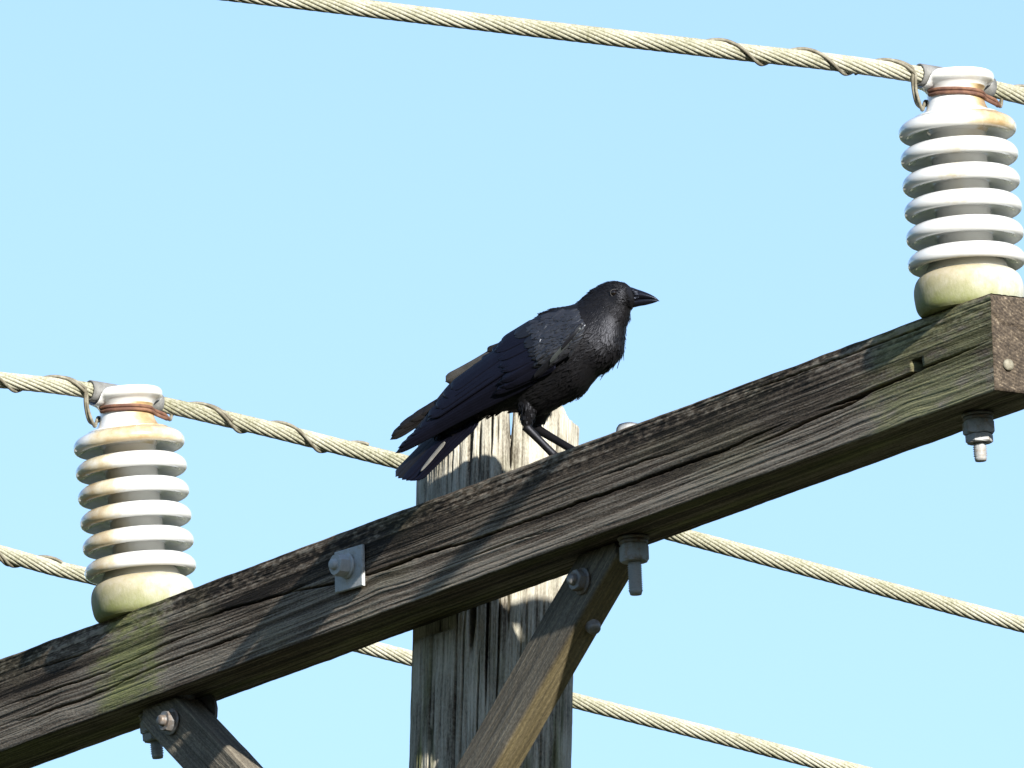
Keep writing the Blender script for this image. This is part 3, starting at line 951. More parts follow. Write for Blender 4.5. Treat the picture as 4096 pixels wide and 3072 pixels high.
def build_insulator(idx, tilt, label, stain):
    X, Y, Z = tilt_axes(tilt)
    foot = arm(S_INS[idx], 0, H / 2 + .0012)
    root = empty('insulator', foot, (X, Y, Z))
    tag(root, label, 'insulator', 'white porcelain insulators on the crossarm')
    root.rotation_mode = 'XYZ'
    nsg = 96
    def part(name, prof, m, pid, groove=False, sub=None):
        v, f = lathe(prof, nsg)
        v = np.array(v)
        if groove:
            for i in range(len(v)):
                y = abs(v[i, 1])
                if y < .0135: zg = .3005 + .0165 - math.sqrt(max(0, .0165 ** 2 - y * y))
                else: zg = .3075 + (y - .0135) * 1.7
                v[i, 2] = min(v[i, 2], zg)
        at = {'stain': [stain(*p, pid) for p in v]} if pid is not None else None
        return local_obj(name, v, f, m, root, True, at)
    hp = [(.036, .240), (.058, .2625), (.0500, .2655), (.0445, .2700), (.0405, .2765), (.0380, .2840), (.0370, .2910), (.0375, .2965), (.0395, .3010), (.0430, .3048), (.0475, .3075), (.0510, .3098), (.0525, .3126), (.0529, .3160), (.0518, .3194), (.0488, .3216), (.0400, .3224)]
    hp = [tuple(p) for p in catmull(hp, 60)] + [(.04 * (1 - i / 24), .3224 + .0004 * i / 24) for i in range(1, 24)] + [(.0002, .3229)]
    part('head', hp, M_PORC, 'head', True)
    for k, z in enumerate(ZS):
        g = [(.034, z + .0150), (.046, z + .0138), (.058, z + .0118), (.067, z + .0098), (.0735, z + .0056), (.0770, z + .0002), (.0778, z - .0045), (.0766, z - .0088), (.0732, z - .0118), (.0688, z - .0120), (.0640, z - .0100), (.0560, z - .0070), (.0460, z - .0052), (.0385, z - .0054), (.034, z - .0078)]
        if k == 0:
            g[0:3] = [(.034, z + .0150), (.0500, z + .0150), (.0600, z + .0125)]
        part('shed', [tuple(p) for p in catmull(g, 56)], M_PORC, k)
    core = [(.030, .262), (.0368, .262)] + [(.0368, .262 - .0045 * i) for i in range(1, 40)] + [(.0385, .080), (.0455, .071), (.0530, .0640), (.0555, .0560), (.0555, .045)]
    v, f = lathe(core, 64)
    local_obj('core', v, f, M_PORC, root, True, {'stain': [0.02] * len(v)})
    cup = [(.030, .0005), (.0600, .0005), (.0655, .0022), (.0695, .0080), (.0715, .0180), (.0722, .0290), (.0712, .0380), (.0680, .0460), (.0630, .0515), (.0575, .0545), (.0540, .0550)]
    cp = [tuple(p) for p in catmull(cup, 44)]
    v, f = lathe(cp, 72)
    st = []; ms = []
    for (x, y, z) in v:
        d = math.cos(math.atan2(y, x) - math.radians(-170))
        st.append(min(1, max(0, .30 + .50 * d + (z - .03) * 8)) * .85)
        ms.append(min(1, max(0, (.034 - z) * 26 + .40 * d)) * .85)
    local_obj('base', v, f, M_CUP, root, True, {'stain': st, 'moss': ms})
    # stud through the arm
    Zf = np.array([0, 0, 1.0])
    bv, bf = threaded(.0092, -.004, -H - .066)
    bolt = local_obj('bolt', bv, bf, M_GALV, root, True)
    def sub(name, vf, ang, m):
        v = np.array(vf[0]); c, s = math.cos(ang), math.sin(ang)
        v = np.stack([v[:, 0] * c - v[:, 1] * s, v[:, 0] * s + v[:, 1] * c, v[:, 2]], 1)
        ob = local_obj(name, v, vf[1], m, bolt, name == 'washer'); return ob
    sub('washer', washer(.0215, .0035, -H - .0062), 0, M_STEEL_DARK)
    sub('washer', washer(.0200, .0050, -H - .0118), 0, M_STEEL_DARK)
    sub('nut', hexnut(.0212, .0180, -H - .0302), .25, M_GALV)
    sub('nut', hexnut(.0185, .0110, -H - .0418), .62, M_GALV)
    INS.append((foot, X, Y, Z))
    return root
build_insulator(0, 6.6, 'white ribbed insulator with brown stains down its sheds, nearer the pole', stain_left)
build_insulator(1, 4.6, 'clean white ribbed insulator standing at the sawn end of the crossarm', stain_right)
build_insulator(2, 5.5, 'white ribbed insulator at the far end of the crossarm beyond the stained one', stain_left)

# ------------------------------------------------------------------ cables
R_OUT = .0116
STR_R = .0025
LAY = .232
ZC = .3140                                 # cable centre above the insulator foot
CABLES = [
    (0, [(-2600, 1395), (-1300, 1402), (0, 1519), (344, 1557), (500, 1584), (663, 1618), (1043, 1708), (1368, 1789), (1618, 1851), (2762, 2152), (3276, 2287), (4096, 2500), (5600, 2890), (7600, 3400)],
     'pale twisted cable tied to the brown-stained insulator, passing behind the crow'),
    (1, [(-2200, -440), (-600, -214), (882, -34), (1465, 34), (2200, 121), (2833, 194), (3466, 268), (3667, 299), (3840, 329), (3986, 361), (4096, 386), (5000, 610), (7600, 1250)],
     'pale twisted cable tied to the clean insulator, high above the crow'),
    (2, [(-3600, 1750), (-2200, 1780), (-800, 1985), (-400, 2095), (0, 2211), (237, 2277), (335, 2299), (1524, 2603), (1643, 2633), (2295, 2802), (2833, 2935), (3402, 3080), (5200, 3540), (7400, 4080)],
     'pale twisted cable that runs below the crossarm and behind the pole'),
]
CAB = []
TB = b0_[1] / b0_[0]                        # metres deeper per metre to the right
def hermite(xs, ys, x):
    xs = np.asarray(xs, float); ys = np.asarray(ys, float)
    d = np.gradient(ys, xs)
    i = np.clip(np.searchsorted(xs, x) - 1, 0, len(xs) - 2)
    h = xs[i + 1] - xs[i]; t = (x - xs[i]) / h
    return ((2 * t ** 3 - 3 * t ** 2 + 1) * ys[i] + (t ** 3 - 2 * t ** 2 + t) * h * d[i] + (-2 * t ** 3 + 3 * t ** 2) * ys[i + 1] + (t ** 3 - t ** 2) * h * d[i + 1])

def cable_path(idx, pts):
    foot, X, Y, Z = INS[idx]
    S0 = foot + Z * ZC
    p0 = proj(S0)
    xs = [p[0] for p in pts]; ys = np.array([p[1] for p in pts], float)
    # keep the cable seated in its saddle: shift the whole line so that it meets the insulator
    n = 2600
    X4 = np.linspace(xs[0], xs[-1], n)
    Y4 = hermite(xs, ys, X4)
    # solve depth so that the plan view is the straight line through S0 along b
    pts3 = []
    for x, y in zip(X4, Y4):
        k = (x - 2048) / FPX
        # world x = k*(DIST+d) ; world y offset along F horizontal: (DIST+d)*cos - ...
        # line: (px - S0x)*b0y - (py - S0y)*b0x = 0
        r = F + k * RT - (y - 1536) / FPX * UP
        num = (S0[0] - CAM[0]) * b0_[1] - (S0[1] - CAM[1]) * b0_[0]
        den = r[0] * b0_[1] - r[1] * b0_[0]
        pts3.append(CAM + r * (num / den))
    P3 = np.array(pts3)
    sgn = (P3 - S0) @ b0_
    i0 = np.argmin(np.abs(sgn))
    dz = S0[2] - P3[i0, 2]
    return P3, sgn, dz

def sample(path, s, q):
    return np.stack([np.interp(q, s, path[:, k]) for k in range(3)], 1)

def cable_frame(path):
    t = np.gradient(path, axis=0); t /= np.linalg.norm(t, axis=1)[:, None]
    up = np.array([0, 0, 1.0]) - t * t[:, 2:3]
    up /= np.linalg.norm(up, axis=1)[:, None]
    sd = np.cross(t, up)                     # faces the camera side
    return t, up, sd

for ci, (idx, pts, label) in enumerate(CABLES):
    P3, sg, dz = cable_path(idx, pts)
    print('cable', ci, 'seat error z %.4f' % dz)
    # blend the seat error out over half a metre
    P3 = P3 + np.array([0, 0, 1.0]) * (dz * np.exp(-(sg / .16) ** 2))[:, None]
    ln = np.concatenate([[0], np.cumsum(np.linalg.norm(np.diff(P3, axis=0), axis=1))])
    i0 = np.argmin(np.abs(sg))
    ln = ln - ln[i0]
    root = empty('power_cable', P3[i0])
    tag(root, label, 'cable', 'stranded cables on the insulators')
    q = np.arange(max(ln[0], -3.2), min(ln[-1], 4.2), .0105)
    C = sample(P3, ln, q)
    t, up, sd = cable_frame(C)
    CAB.append((C, q, t, up, sd, root))
    for k in range(12):
        ph = 2 * math.pi * k / 12 + 2 * math.pi * q / LAY + ci
        pth = C + (R_OUT - STR_R) * (np.cos(ph)[:, None] * up + np.sin(ph)[:, None] * sd)
        v, f = tube(pth, STR_R, 8)
        mesh_obj('strand', v, f, M_CABLE, root)
    v, f = tube(C[::4], R_OUT - STR_R * 1.5, 10)
    mesh_obj('core', v, f, M_CABLE, root)
    # sleeve in the saddle
    m = (q > -.062) & (q < .060)
    Cs = C[m]
    rr = .0148
    vo, fo = tube(Cs, rr, 28, cap=False)
    vi, fi = tube(Cs, R_OUT + .0006, 28, cap=False)
    off = len(vo); mm = len(Cs)
    f = list(fo) + [tuple(i + off for i in qd)[::-1] for qd in fi]
    for e in (0, mm - 1):
        for k in range(28):
            k2 = (k + 1) % 28
            qd = (e * 28 + k, e * 28 + k2, off + e * 28 + k2, off + e * 28 + k)
            f.append(qd if e == 0 else qd[::-1])
    if idx != 2:
        mesh_obj('sleeve', list(vo) + list(vi), f, M_SLEEVE, root)

# tie wires: two strands, wound on the cable, brought down and round the neck
def tie_wire(ci, idx, phase_l, phase_r, turns, label, endl=None, endr=None):
    C, q, t, up, sd, _ = CAB[ci]
    foot, X, Y, Z = INS[idx]
    PITCH = .134
    rw = .0023
    Rw = R_OUT + rw * .75
    root = empty('tie_wire', foot + Z * .28)
    tag(root, label, 'wire', 'tie wires round the insulator necks')
    def on_cable(s, ph, extra=0):
        c = sample(C, q, np.atleast_1d(s)); 
        u = sample(up, q, np.atleast_1d(s)); d = sample(sd, q, np.atleast_1d(s))
        a = 2 * math.pi * s / PITCH + ph
        return c + (Rw + extra) * (np.cos(np.atleast_1d(a))[:, None] * u + np.sin(np.atleast_1d(a))[:, None] * d)
    def neck(ang, z, r=None):
        rn = np.interp(z, [.266, .278, .2865, .291, .296, .301], [.049, .0395, .0375, .0370, .0375, .0390]) if r is None else r
        return foot + X * (rn + rw) * math.cos(ang) + Y * (rn + rw) * math.sin(ang) + Z * z
    for w in range(2):
        o = .0048 * w
        # left lay: from the far end of the winding to the last turn near the sleeve
        sl = np.linspace(-turns[0], -.070 - o, 150)
        if w == 1: sl = np.linspace(-.150, -.074, 40)
        left = on_cable(sl, phase_l - w * .38)
        sr = np.linspace(.082 + o, turns[1], 150)
        if w == 1: sr = np.linspace(.086, .170, 40)
        right = on_cable(sr, phase_r - w * .38)
        if idx == 2 and w == 1:
            right = on_cable(np.linspace(.086, turns[1] - .006, 150), phase_r - .38)
        z0 = .2915 - .0050 * w
        # down to the lower left loop, then behind the neck
        p_l = foot + X * (-.062 - .002 * w) + Y * (-.006 + .005 * w) + Z * (.2755 + .003 * w)
        behind = [neck(math.radians(a_d), .288 - .004 * w) for a_d in (150, 110, 70, 30)]
        bl = [left[-1], left[-1] * .5 + p_l * .5 + X * -.003, p_l, foot + X * -.047 + Y * .010 + Z * (.2730 + .003 * w), *behind]
        bl = catmull(bl, 60)
        v1, f1 = tube(np.vstack([left[:-1], bl]), rw, 7)
        p_r = foot + X * .0635 + Y * (-.012 + .005 * w) + Z * (.2810 + .0025 * w)
        front = [neck(math.radians(a_d), z0 + dz) for a_d, dz in ((-185, .006), (-160, .005), (-135, .0035), (-110, .0025), (-85, .0015), (-62, .0005), (-40, -.001))]
        br = catmull([*front, foot + X * .050 + Y * -.020 + Z * (z0 - .005), p_r, right[0] * .5 + p_r * .5 + X * .003, right[0]], 90)
        v2, f2 = tube(br[:70], rw * 1.12, 8)
        v3, f3 = tube(np.vstack([br[69:], right[1:]]), rw, 7)
        mesh_obj('cable_wrap', v1, f1, M_TIE, root)
        mesh_obj('neck_loop', v2, f2, M_RUST, root)
        mesh_obj('cable_wrap', v3, f3, M_TIE, root)

def phase_at(ci, idx, px):
    """phase so that the wire crosses the middle of the visible side at photo column px"""
    C, q, *_ = CAB[ci]
    x = np.array([proj(c)[0] for c in C])
    s = np.interp(px, x, q)
    return math.pi / 2 - 2 * math.pi * s / .134, s
ph1, s1 = phase_at(1, 1, 2950)
ph1r, _ = phase_at(1, 1, 4170)
tie_wire(1, 1, ph1, ph1r, (-s1 + .045, .35), 'rusty double tie wire round the neck of the clean insulator')
ph0, s0 = phase_at(0, 0, -30)
ph0r, s0r = phase_at(0, 0, 870)
_, s0e = phase_at(0, 0, 1462)
tie_wire(0, 0, ph0, ph0r, (-s0 + .10, s0e), 'rusty double tie wire round the neck of the brown-stained insulator')
ph2r, s2 = phase_at(2, 2, 258)
_, s2e = phase_at(2, 2, 230)
tie_wire(2, 2, 0.5, ph2r, (.30, s2e), 'double tie wire with brown cut ends on the cable beside the stained insulator')

# ------------------------------------------------------------------ crow
FOOT_D = -.0387
YAW = .34
def BQ(rx, ry):
    return 1500 + rx / 1.84333, 1080 + ry / 1.84333
def BW(rx, ry, d=0.0):
    qx, qy = BQ(rx, ry)
    return W(qx, qy, FOOT_D - (qx - 2231) / 2970.2 * YAW + d)
PXM = 1 / 1.84333 / 2970.2                  # metres per plate pixel on the bird

crow = empty('crow', arm(1.345, 0, H / 2))
tag(crow, 'black crow standing on the crossarm in front of the pole, beak to one side', 'crow')

ST = [  # top x,y   bottom x,y   half width (px)
    (470, 1190, 540, 1290, 10), (560, 1065, 655, 1190, 34), (660, 950, 770, 1105, 62), (770, 850, 900, 1048, 105), (880, 725, 1010, 1036, 160),
    (965, 600, 1115, 1052, 205), (1045, 492, 1240, 1060, 238), (1140, 402, 1400, 985, 262), (1250, 318, 1545, 898, 275),
    (1350, 280, 1650, 782, 265), (1440, 260, 1765, 690, 240), (1490, 240, 1828, 605, 212), (1535, 205, 1840, 505, 182),
    (1585, 162, 1850, 425, 158), (1645, 119, 1876, 345, 142), (1715, 91, 1888, 296, 132), (1785, 87, 1897, 277, 120),
    (1845, 103, 1904, 270, 102), (1882, 124, 1912, 262, 80), (1902, 142, 1918, 248, 58)]
ST = np.array(ST, float)
NS = 120
STI = catmull(ST, NS)
def loft_pt(u, ph):
    """u 0..1 tail to bill, ph 0 top, +90 deg = near side"""
    x = u * (NS - 1); i = min(int(x), NS - 2); t = x - i
    r = STI[i] * (1 - t) + STI[i + 1] * t
    T = r[:2]; B = r[2:4]; w = r[4]
    c = (T + B) / 2; hvec = (T - B) / 2
    s = math.sin(ph); cph = math.cos(ph)
    p = c + hvec * cph
    return BW(p[0], p[1], -w * PXM * s * (1 - .08 * cph))

def loft_mesh(nph=56):
    V = []
    for i in range(NS):
        for k in range(nph):
            V.append(loft_pt(i / (NS - 1), 2 * math.pi * k / nph))
    f = grid_faces(NS, nph, True)
    f.append(tuple(range(nph))); f.append(tuple(reversed(range((NS - 1) * nph, NS * nph))))
    return V, f

# feet stand on the arm; legs run up into the body
FA = arm(1.322, -.010, H / 2 + .011)
FB = arm(1.348, .012, H / 2 + .011)
def leg_chain(pts, rad, n=12, m=40):
    P = catmull(pts, m)
    r = catmull(np.array(rad)[:, None], m)[:, 0]
    return tube(P, r, n)
def leg(hip, thigh, ankle, foot, dd):
    parts = []
    h = BW(*hip, dd * .8); k = BW(*thigh, dd); an = BW(*ankle, dd)
    parts.append(leg_chain([h, k, an], [.021, .0115, .0060]))
    parts.append(leg_chain([an, an * .5 + foot * .5, foot], [.0066, .0055, .0058]))
    # toes: three along the arm, one back
    surf = .0045
    fl = foot - n_ * .0065
    for ang, ln in ((-24, .040), (4, .047), (32, .040)):
        dv = unit(a_ * math.cos(math.radians(ang)) + b_ * math.sin(math.radians(ang)))
        parts.append(leg_chain([foot, foot + dv * .010 - n_ * .003, foot + dv * ln * .55 - n_ * .0045, foot + dv * ln * .85 - n_ * .0065, foot + dv * ln - n_ * .0095], [.0045, .0042, .0036, .0028, .0010], 8, 18))
    dv = -unit(a_ * math.cos(.2) + b_ * math.sin(.1))
    parts.append(leg_chain([foot, foot + dv * .012 - n_ * .003, foot + dv * .024 - n_ * .0055, foot + dv * .033 - n_ * .0095], [.0045, .004, .003, .001], 8, 18))
    return parts
legA = leg((1135, 930), (1128, 1060), (1108, 1150), FA, -.020)
legB = leg((1225, 960), (1214, 1070), (1172, 1158), FB, .018)
vf = merge(loft_mesh(), *legA, *legB)
body = mesh_obj('body', vf[0], vf[1], M_BODY, crow)
rm = body.modifiers.new('fuse', 'REMESH')
rm.mode = 'VOXEL'; rm.voxel_size = .0015; rm.use_smooth_shade = True
sm = body.modifiers.new('soften', 'SMOOTH'); sm.factor = .5; sm.iterations = 2
body['label'] = 'black body with head and both legs'

# --- contour feathers
EYE_C = ((940 / 3.686 + 2200 - 1500) * 1.84333, (450 / 3.686 + 1050 - 1080) * 1.84333)
def contour(u0, u1, ph_rng, n, lmin, lmax, wid, lift, seed, mats, name, keep=None, jitter=.25):
    r = random.Random(seed)
    V = []; Fc = []
    for _ in range(n):
        for _try in range(20):
            u = r.uniform(u0, u1)
            ph = r.uniform(*ph_rng)
            p = loft_pt(u, ph)
            qx, qy, _ = proj(p)
            rx, ry = (qx - 1500) * 1.84333, (qy - 1080) * 1.84333
            if math.hypot(rx - EYE_C[0] - 14, ry - EYE_C[1]) > 44: break
        e = .004
        tv = unit(loft_pt(max(0, u - e), ph) - loft_pt(min(1, u + e), ph))
        sv = unit(loft_pt(u, ph + .03) - loft_pt(u, ph - .03))
        nv = unit(np.cross(tv, sv))
        cx = STI[min(NS - 1, int(u * (NS - 1)))]
        cen = BW((cx[0] + cx[2]) / 2, (cx[1] + cx[3]) / 2, 0)
        if nv @ (p - cen) < 0: nv = -nv
        ja = r.gauss(0, jitter)
        d = unit(tv * math.cos(ja) + sv * math.sin(ja)); s = unit(np.cross(nv, d))
        ln = r.uniform(lmin, lmax); w = ln * wid * r.uniform(.8, 1.2)
        lf = lift * r.uniform(.3, 1.7)
        o = len(V)
        rows = ((-.25, .35), (.15, .9), (.5, 1.0), (.8, .72), (1.0, .22))
        for (a, ww) in rows:
            h = -.0005 + lf * ln * max(0, a) ** 1.3
            bend = -.5 * ln * .10 * a * a
            for c in (-1, 0, 1):
                V.append(p + d * (a * ln) + s * (c * w * ww * .5) + nv * (h + (.10 * w if c == 0 else 0) + bend * 0 + r.uniform(-.0003, .0003)))
        for i in range(4):
            for j in range(2):
                Fc.append((o + i * 3 + j, o + (i + 1) * 3 + j, o + (i + 1) * 3 + j + 1, o + i * 3 + j + 1))
    ob = mesh_obj(name, V, Fc, mats, crow)
    ob['kind'] = 'stuff'
    return ob
TAU = 2 * math.pi
def not_face(u, ph): return u < .93
contour(.02, .30, (0, TAU), 1500, .016, .026, .28, .06, 1, M_BODY, 'belly_plumage')
contour(.28, .56, (0, TAU), 5600, .012, .020, .20, .055, 2, M_BODY, 'breast_plumage')
contour(.52, .74, (0, TAU), 4200, .008, .014, .22, .06, 3, M_BODY, 'neck_plumage')
contour(.70, .95, (0, TAU), 3200, .005, .009, .30, .08, 4, M_BODY, 'head_plumage')
# throat beard and ragged breast fringe
contour(.46, .60, (math.pi - .5, math.pi + .5), 24, .014, .024, .24, .15, 5, M_BODY, 'breast_fringe')
contour(.60, .78, (math.pi - .6, math.pi + .6), 120, .007, .012, .22, .22, 6, M_BODY, 'throat_fringe')
# feathered thighs
def thigh_feathers(hip, knee, dd, seed):
    r = random.Random(seed); V = []; Fc = []
    h = BW(*hip, dd * .8); k = BW(*knee, dd)
    ax = unit(k - h)
    e1 = unit(np.cross(ax, F)); e2 = np.cross(ax, e1)
    for _ in range(150):
        t = r.uniform(.15, .80); a = r.uniform(0, TAU)
        rad = np.interp(t, [0, .5, 1], [.0215, .0145, .0070])
        nv = e1 * math.cos(a) + e2 * math.sin(a)
        p = h + (k - h) * t + nv * rad
        s = np.cross(nv, ax); ln = r.uniform(.009, .015); w = ln * .28
        d = unit(ax + s * r.gauss(0, .2)); o = len(V)
        for (q, ww) in ((-.2, .4), (.3, 1), (.7, .8), (1, .15)):
            for c in (-1, 0, 1):
                V.append(p + d * q * ln + s * c * w * ww * .5 + nv * (-.003 + .05 * ln * max(0, q) + (.1 * w if c == 0 else 0)))
        for i in range(3):
            for j in range(2):
                Fc.append((o + i * 3 + j, o + i * 3 + 3 + j, o + i * 3 + 4 + j, o + i * 3 + 1 + j))
    ob = mesh_obj('thigh_plumage', V, Fc, M_BODY, crow); ob['kind'] = 'stuff'
thigh_feathers((1135, 930), (1118, 1105), -.020, 8)
thigh_feathers((1225, 960), (1205, 1105), .024, 9)

# --- long feathers
def long_feather(name, root, tip, hw, depth, layer, m, bow=0.0, tipround=.12, nl=26, nw=9, shingle=.0010, hollow=.0016, notch=0):
    root = np.array(root, float); tip = np.array(tip, float)
    d = tip - root; ln = np.linalg.norm(d); d /= ln
    s = np.array([-d[1], d[0]])              # plate px, to the lower/left side
    V = []; UV = []
    r = random.Random(hash((round(tip[0]), round(tip[1]), name)) % 9999)
    for i in range(nl):
        u = i / (nl - 1)
        if u < .12: w = .35 + .65 * (u / .12) ** .7
        elif u > 1 - tipround: w = math.sqrt(max(0, 1 - ((u - 1 + tipround) / tipround) ** 2)) * 1.0
        else: w = 1.0
        w = max(w, .03)
        cx = root + d * ln * u + s * bow * ln * 4 * u * (1 - u)
        for j in range(nw):
            c = -1 + 2 * j / (nw - 1)
            p = cx + s * hw * w * c
            p = p + d * r.uniform(-1, 1) * (4 if i == nl - 1 else 1.0)
            dp = depth(p[0], p[1]) + layer + shingle * c - hollow * (1 - c * c) - (.0007 if j == nw // 2 else 0)
            V.append(BW(p[0], p[1], dp)); UV.append((u, j / (nw - 1)))
    ob = mesh_obj(name, V, grid_faces(nl, nw), m, None, True, None, UV)
    sol = ob.modifiers.new('thickness', 'SOLIDIFY'); sol.thickness = .0003; sol.offset = 0
    return ob

# near wing shell: axis from the bend of the wing to the tip
WA = np.array([1480., 470.]); WB = np.array([160., 1330.])
wax = (WB - WA) / np.linalg.norm(WB - WA); wpx = np.array([-wax[1], wax[0]]); WLEN = np.linalg.norm(WB - WA)
if wpx[1] > 0: wpx = -wpx                   # points to the upper edge
def near_depth(x, y):
    v = np.array([x, y]) - WA
    q = (v @ wax) / WLEN; c = (v @ wpx) / 210.0
    base = np.interp(q, [-.1, 0, .15, .35, .6, .8, 1.05], [-.046, -.0505, -.0535, -.050, -.036, -.024, -.014])
    return base + .0125 * c * c + .012 * max(0, c)
def far_depth(x, y):
    v = np.array([x, y]) - WA
    q = (v @ wax) / WLEN
    return float(np.interp(q, [0, .3, .6, 1.1], [.035, .036, .026, .010]))

def wing_empty(name, near):
    e = mesh_base(near)
    return e
def mesh_base(near):
    if near:
        up = catmull([(1470, 285), (1330, 300), (1200, 372), (1090, 458), (960, 548), (830, 660), (690, 775), (560, 885), (440, 1010), (300, 1170)], 40)
        lo = catmull([(1542, 400), (1500, 520), (1400, 630), (1290, 735), (1180, 812), (1000, 890), (860, 965), (700, 1050), (520, 1120), (330, 1215)], 40)
        fn = near_depth; off = .0030
    else:
        up = catmull([(1330, 300), (1090, 470), (900, 575), (700, 710), (560, 830), (450, 960)], 40)
        lo = catmull([(1300, 560), (1100, 700), (950, 800), (800, 900), (640, 1000), (480, 1060)], 40)
        fn = far_depth; off = -.003
    V = []
    for i in range(40):
        for j in range(15):
            p = up[i] + (lo[i] - up[i]) * j / 14
            V.append(BW(p[0], p[1], fn(*p) + off))
    ob = mesh_obj('wing', V, grid_faces(40, 15), M_COVERT, crow)
    sol = ob.modifiers.new('thickness', 'SOLIDIFY'); sol.thickness = .003; sol.offset = 0
    return ob
bpy.context.view_layer.update()
wing = mesh_base(True)
wing2 = mesh_base(False)
bpy.context.view_layer.update()
def adopt(o, p):
    o.parent = p
    o.matrix_parent_inverse = p.matrix_world.inverted()
    return o

tips = [(150, 1352), (172, 1312), (214, 1272), (268, 1222), (325, 1172), (382, 1112), (430, 1058), (474, 1002), (508, 948), (548, 892), (596, 850), (650, 808), (716, 758), (790, 694), (872, 626), (950, 560)]
n = len(tips)
for i, tp_ in enumerate(tips):
    u = i / (n - 1)
    rt = np.array([1190., 815.]) * (1 - u) + np.array([1120., 470.]) * u
    hw = np.interp(u, [0, .15, .5, 1], [30, 36, 44, 52])
    nm = 'primary_feather' if i < 8 else 'secondary_feather'
    o = long_feather(nm, rt, tp_, hw, near_depth, -.0003 * i, M_QUILL, bow=.012 * (1 - u), tipround=.10 if i > 3 else .16, shingle=.0010)
    adopt(o, wing)
for k, (a, b, hw) in enumerate((((1190, 560), (392, 1086), 46), ((1170, 520), (448, 1020), 48), ((1150, 490), (505, 938), 48), ((1130, 470), (560, 878), 44))):
    adopt(long_feather('tertial_feather', a, b, hw, near_depth, -.0050 - .0005 * k, M_QUILL, bow=.004, tipround=.10, shingle=.0013, nl=32), wing)
def covert_row(name, r0, r1, t0, t1, k, hw, layer, m, seed, tr=.25):
    r = random.Random(seed)
    for i in range(k):
        u = i / (k - 1)
        a = np.array(r0) * (1 - u) + np.array(r1) * u
        b = np.array(t0) * (1 - u) + np.array(t1) * u + np.array([r.uniform(-32, 32), r.uniform(-20, 20)])
        o = long_feather(name, a, b, hw * r.uniform(.9, 1.1), near_depth, layer - .0001 * i, m, tipround=tr, nl=14, nw=7, shingle=.0006, hollow=.0009)
        adopt(o, wing)
covert_row('primary_covert', (1330, 715), (1240, 690), (905, 930), (900, 815), 6, 30, -.0060, M_QUILL, 31)
covert_row('greater_covert', (1330, 690), (1200, 380), (960, 880), (900, 560), 12, 38, -.0072, M_QUILL, 32)
covert_row('median_covert', (1430, 590), (1270, 345), (1190, 735), (1040, 490), 11, 34, -.0088, M_COVERT, 33, .4)
# lesser coverts on the shoulder
r = random.Random(44)
V = []; Fc = []
poly_up = catmull([(1490, 300), (1390, 308), (1290, 338), (1190, 400)], 34)
poly_lo = catmull([(1545, 420), (1500, 530), (1400, 610), (1260, 640)], 34)
cells = []
for i in range(34):
    for j in range(15):
        p = poly_up[i] + (poly_lo[i] - poly_up[i]) * (j + r.uniform(-.4, .4)) / 14
        cells.append((i, j, p))
cells.sort(key=lambda c: -c[0])
for (i, j, p) in cells:
    x, y = p[0] + r.uniform(-8, 8), p[1] + r.uniform(-8, 8)
    d = np.array([-.83, .55]); a = r.gauss(0, .22)
    d = np.array([d[0] * math.cos(a) - d[1] * math.sin(a), d[0] * math.sin(a) + d[1] * math.cos(a)])
    s = np.array([-d[1], d[0]])
    ln = r.uniform(60, 110); w = r.uniform(9, 15); lift_ = r.uniform(-.2, 1.2); tilt_ = r.uniform(-.0011, .0011)
    o = len(V)
    for (q, ww) in ((-.1, .5), (.25, 1), (.6, 1), (.85, .7), (1, .2)):
        for c in (-1, 0, 1):
            pp = np.array([x, y]) + d * ln * q + s * w * ww * c
            lay = -.0102 - .0010 * (1 - i / 34) - .0018 * q * lift_ - (.0012 if c == 0 else 0) + tilt_ * c + r.uniform(-.0005, .0005)
            V.append(BW(pp[0], pp[1], near_depth(*pp) + lay))
    for ii in range(4):
        for jj in range(2):
            Fc.append((o + ii * 3 + jj, o + ii * 3 + 3 + jj, o + ii * 3 + 4 + jj, o + ii * 3 + 1 + jj))
lc = mesh_obj('lesser_coverts', V, Fc, M_SHOULDER)
lc['kind'] = 'stuff'
adopt(lc, wing)
# smooth leading edge and alula along the bend of the wing
for k, (a, b, hw) in enumerate((((1500, 470), (1170, 800), 32), ((1520, 430), (1290, 690), 28), ((1535, 395), (1380, 585), 26))):
    adopt(long_feather('alula_feather', a, b, hw, near_depth, -.0098 - .0012 * k, M_EDGE if k == 1 else M_COVERT, bow=-.02, tipround=.25, shingle=-.004, nl=20), wing)

# far wing
for i, (tp_, hw) in enumerate((((114, 1250), 34), ((122, 1222), 34), ((170, 1172), 36), ((250, 1118), 38), ((340, 1065), 40), ((430, 1010), 40))):
    adopt(long_feather('primary_feather', (940, 735), tp_, hw, far_depth, .003 - .0006 * i, M_FAR, bow=.01, tipround=.14), wing2)
for i, (rt, tp_, hw) in enumerate((((1040, 590), (548, 868), 34), ((1005, 540), (520, 824), 50), ((1110, 486), (826, 602), 34))):
    adopt(long_feather('tertial_feather', rt, tp_, hw, far_depth, -.003 - .0012 * i, M_TERTIAL_SHEEN if i < 2 else M_FAR, bow=-.02, tipround=.12, shingle=-.0016), wing2)

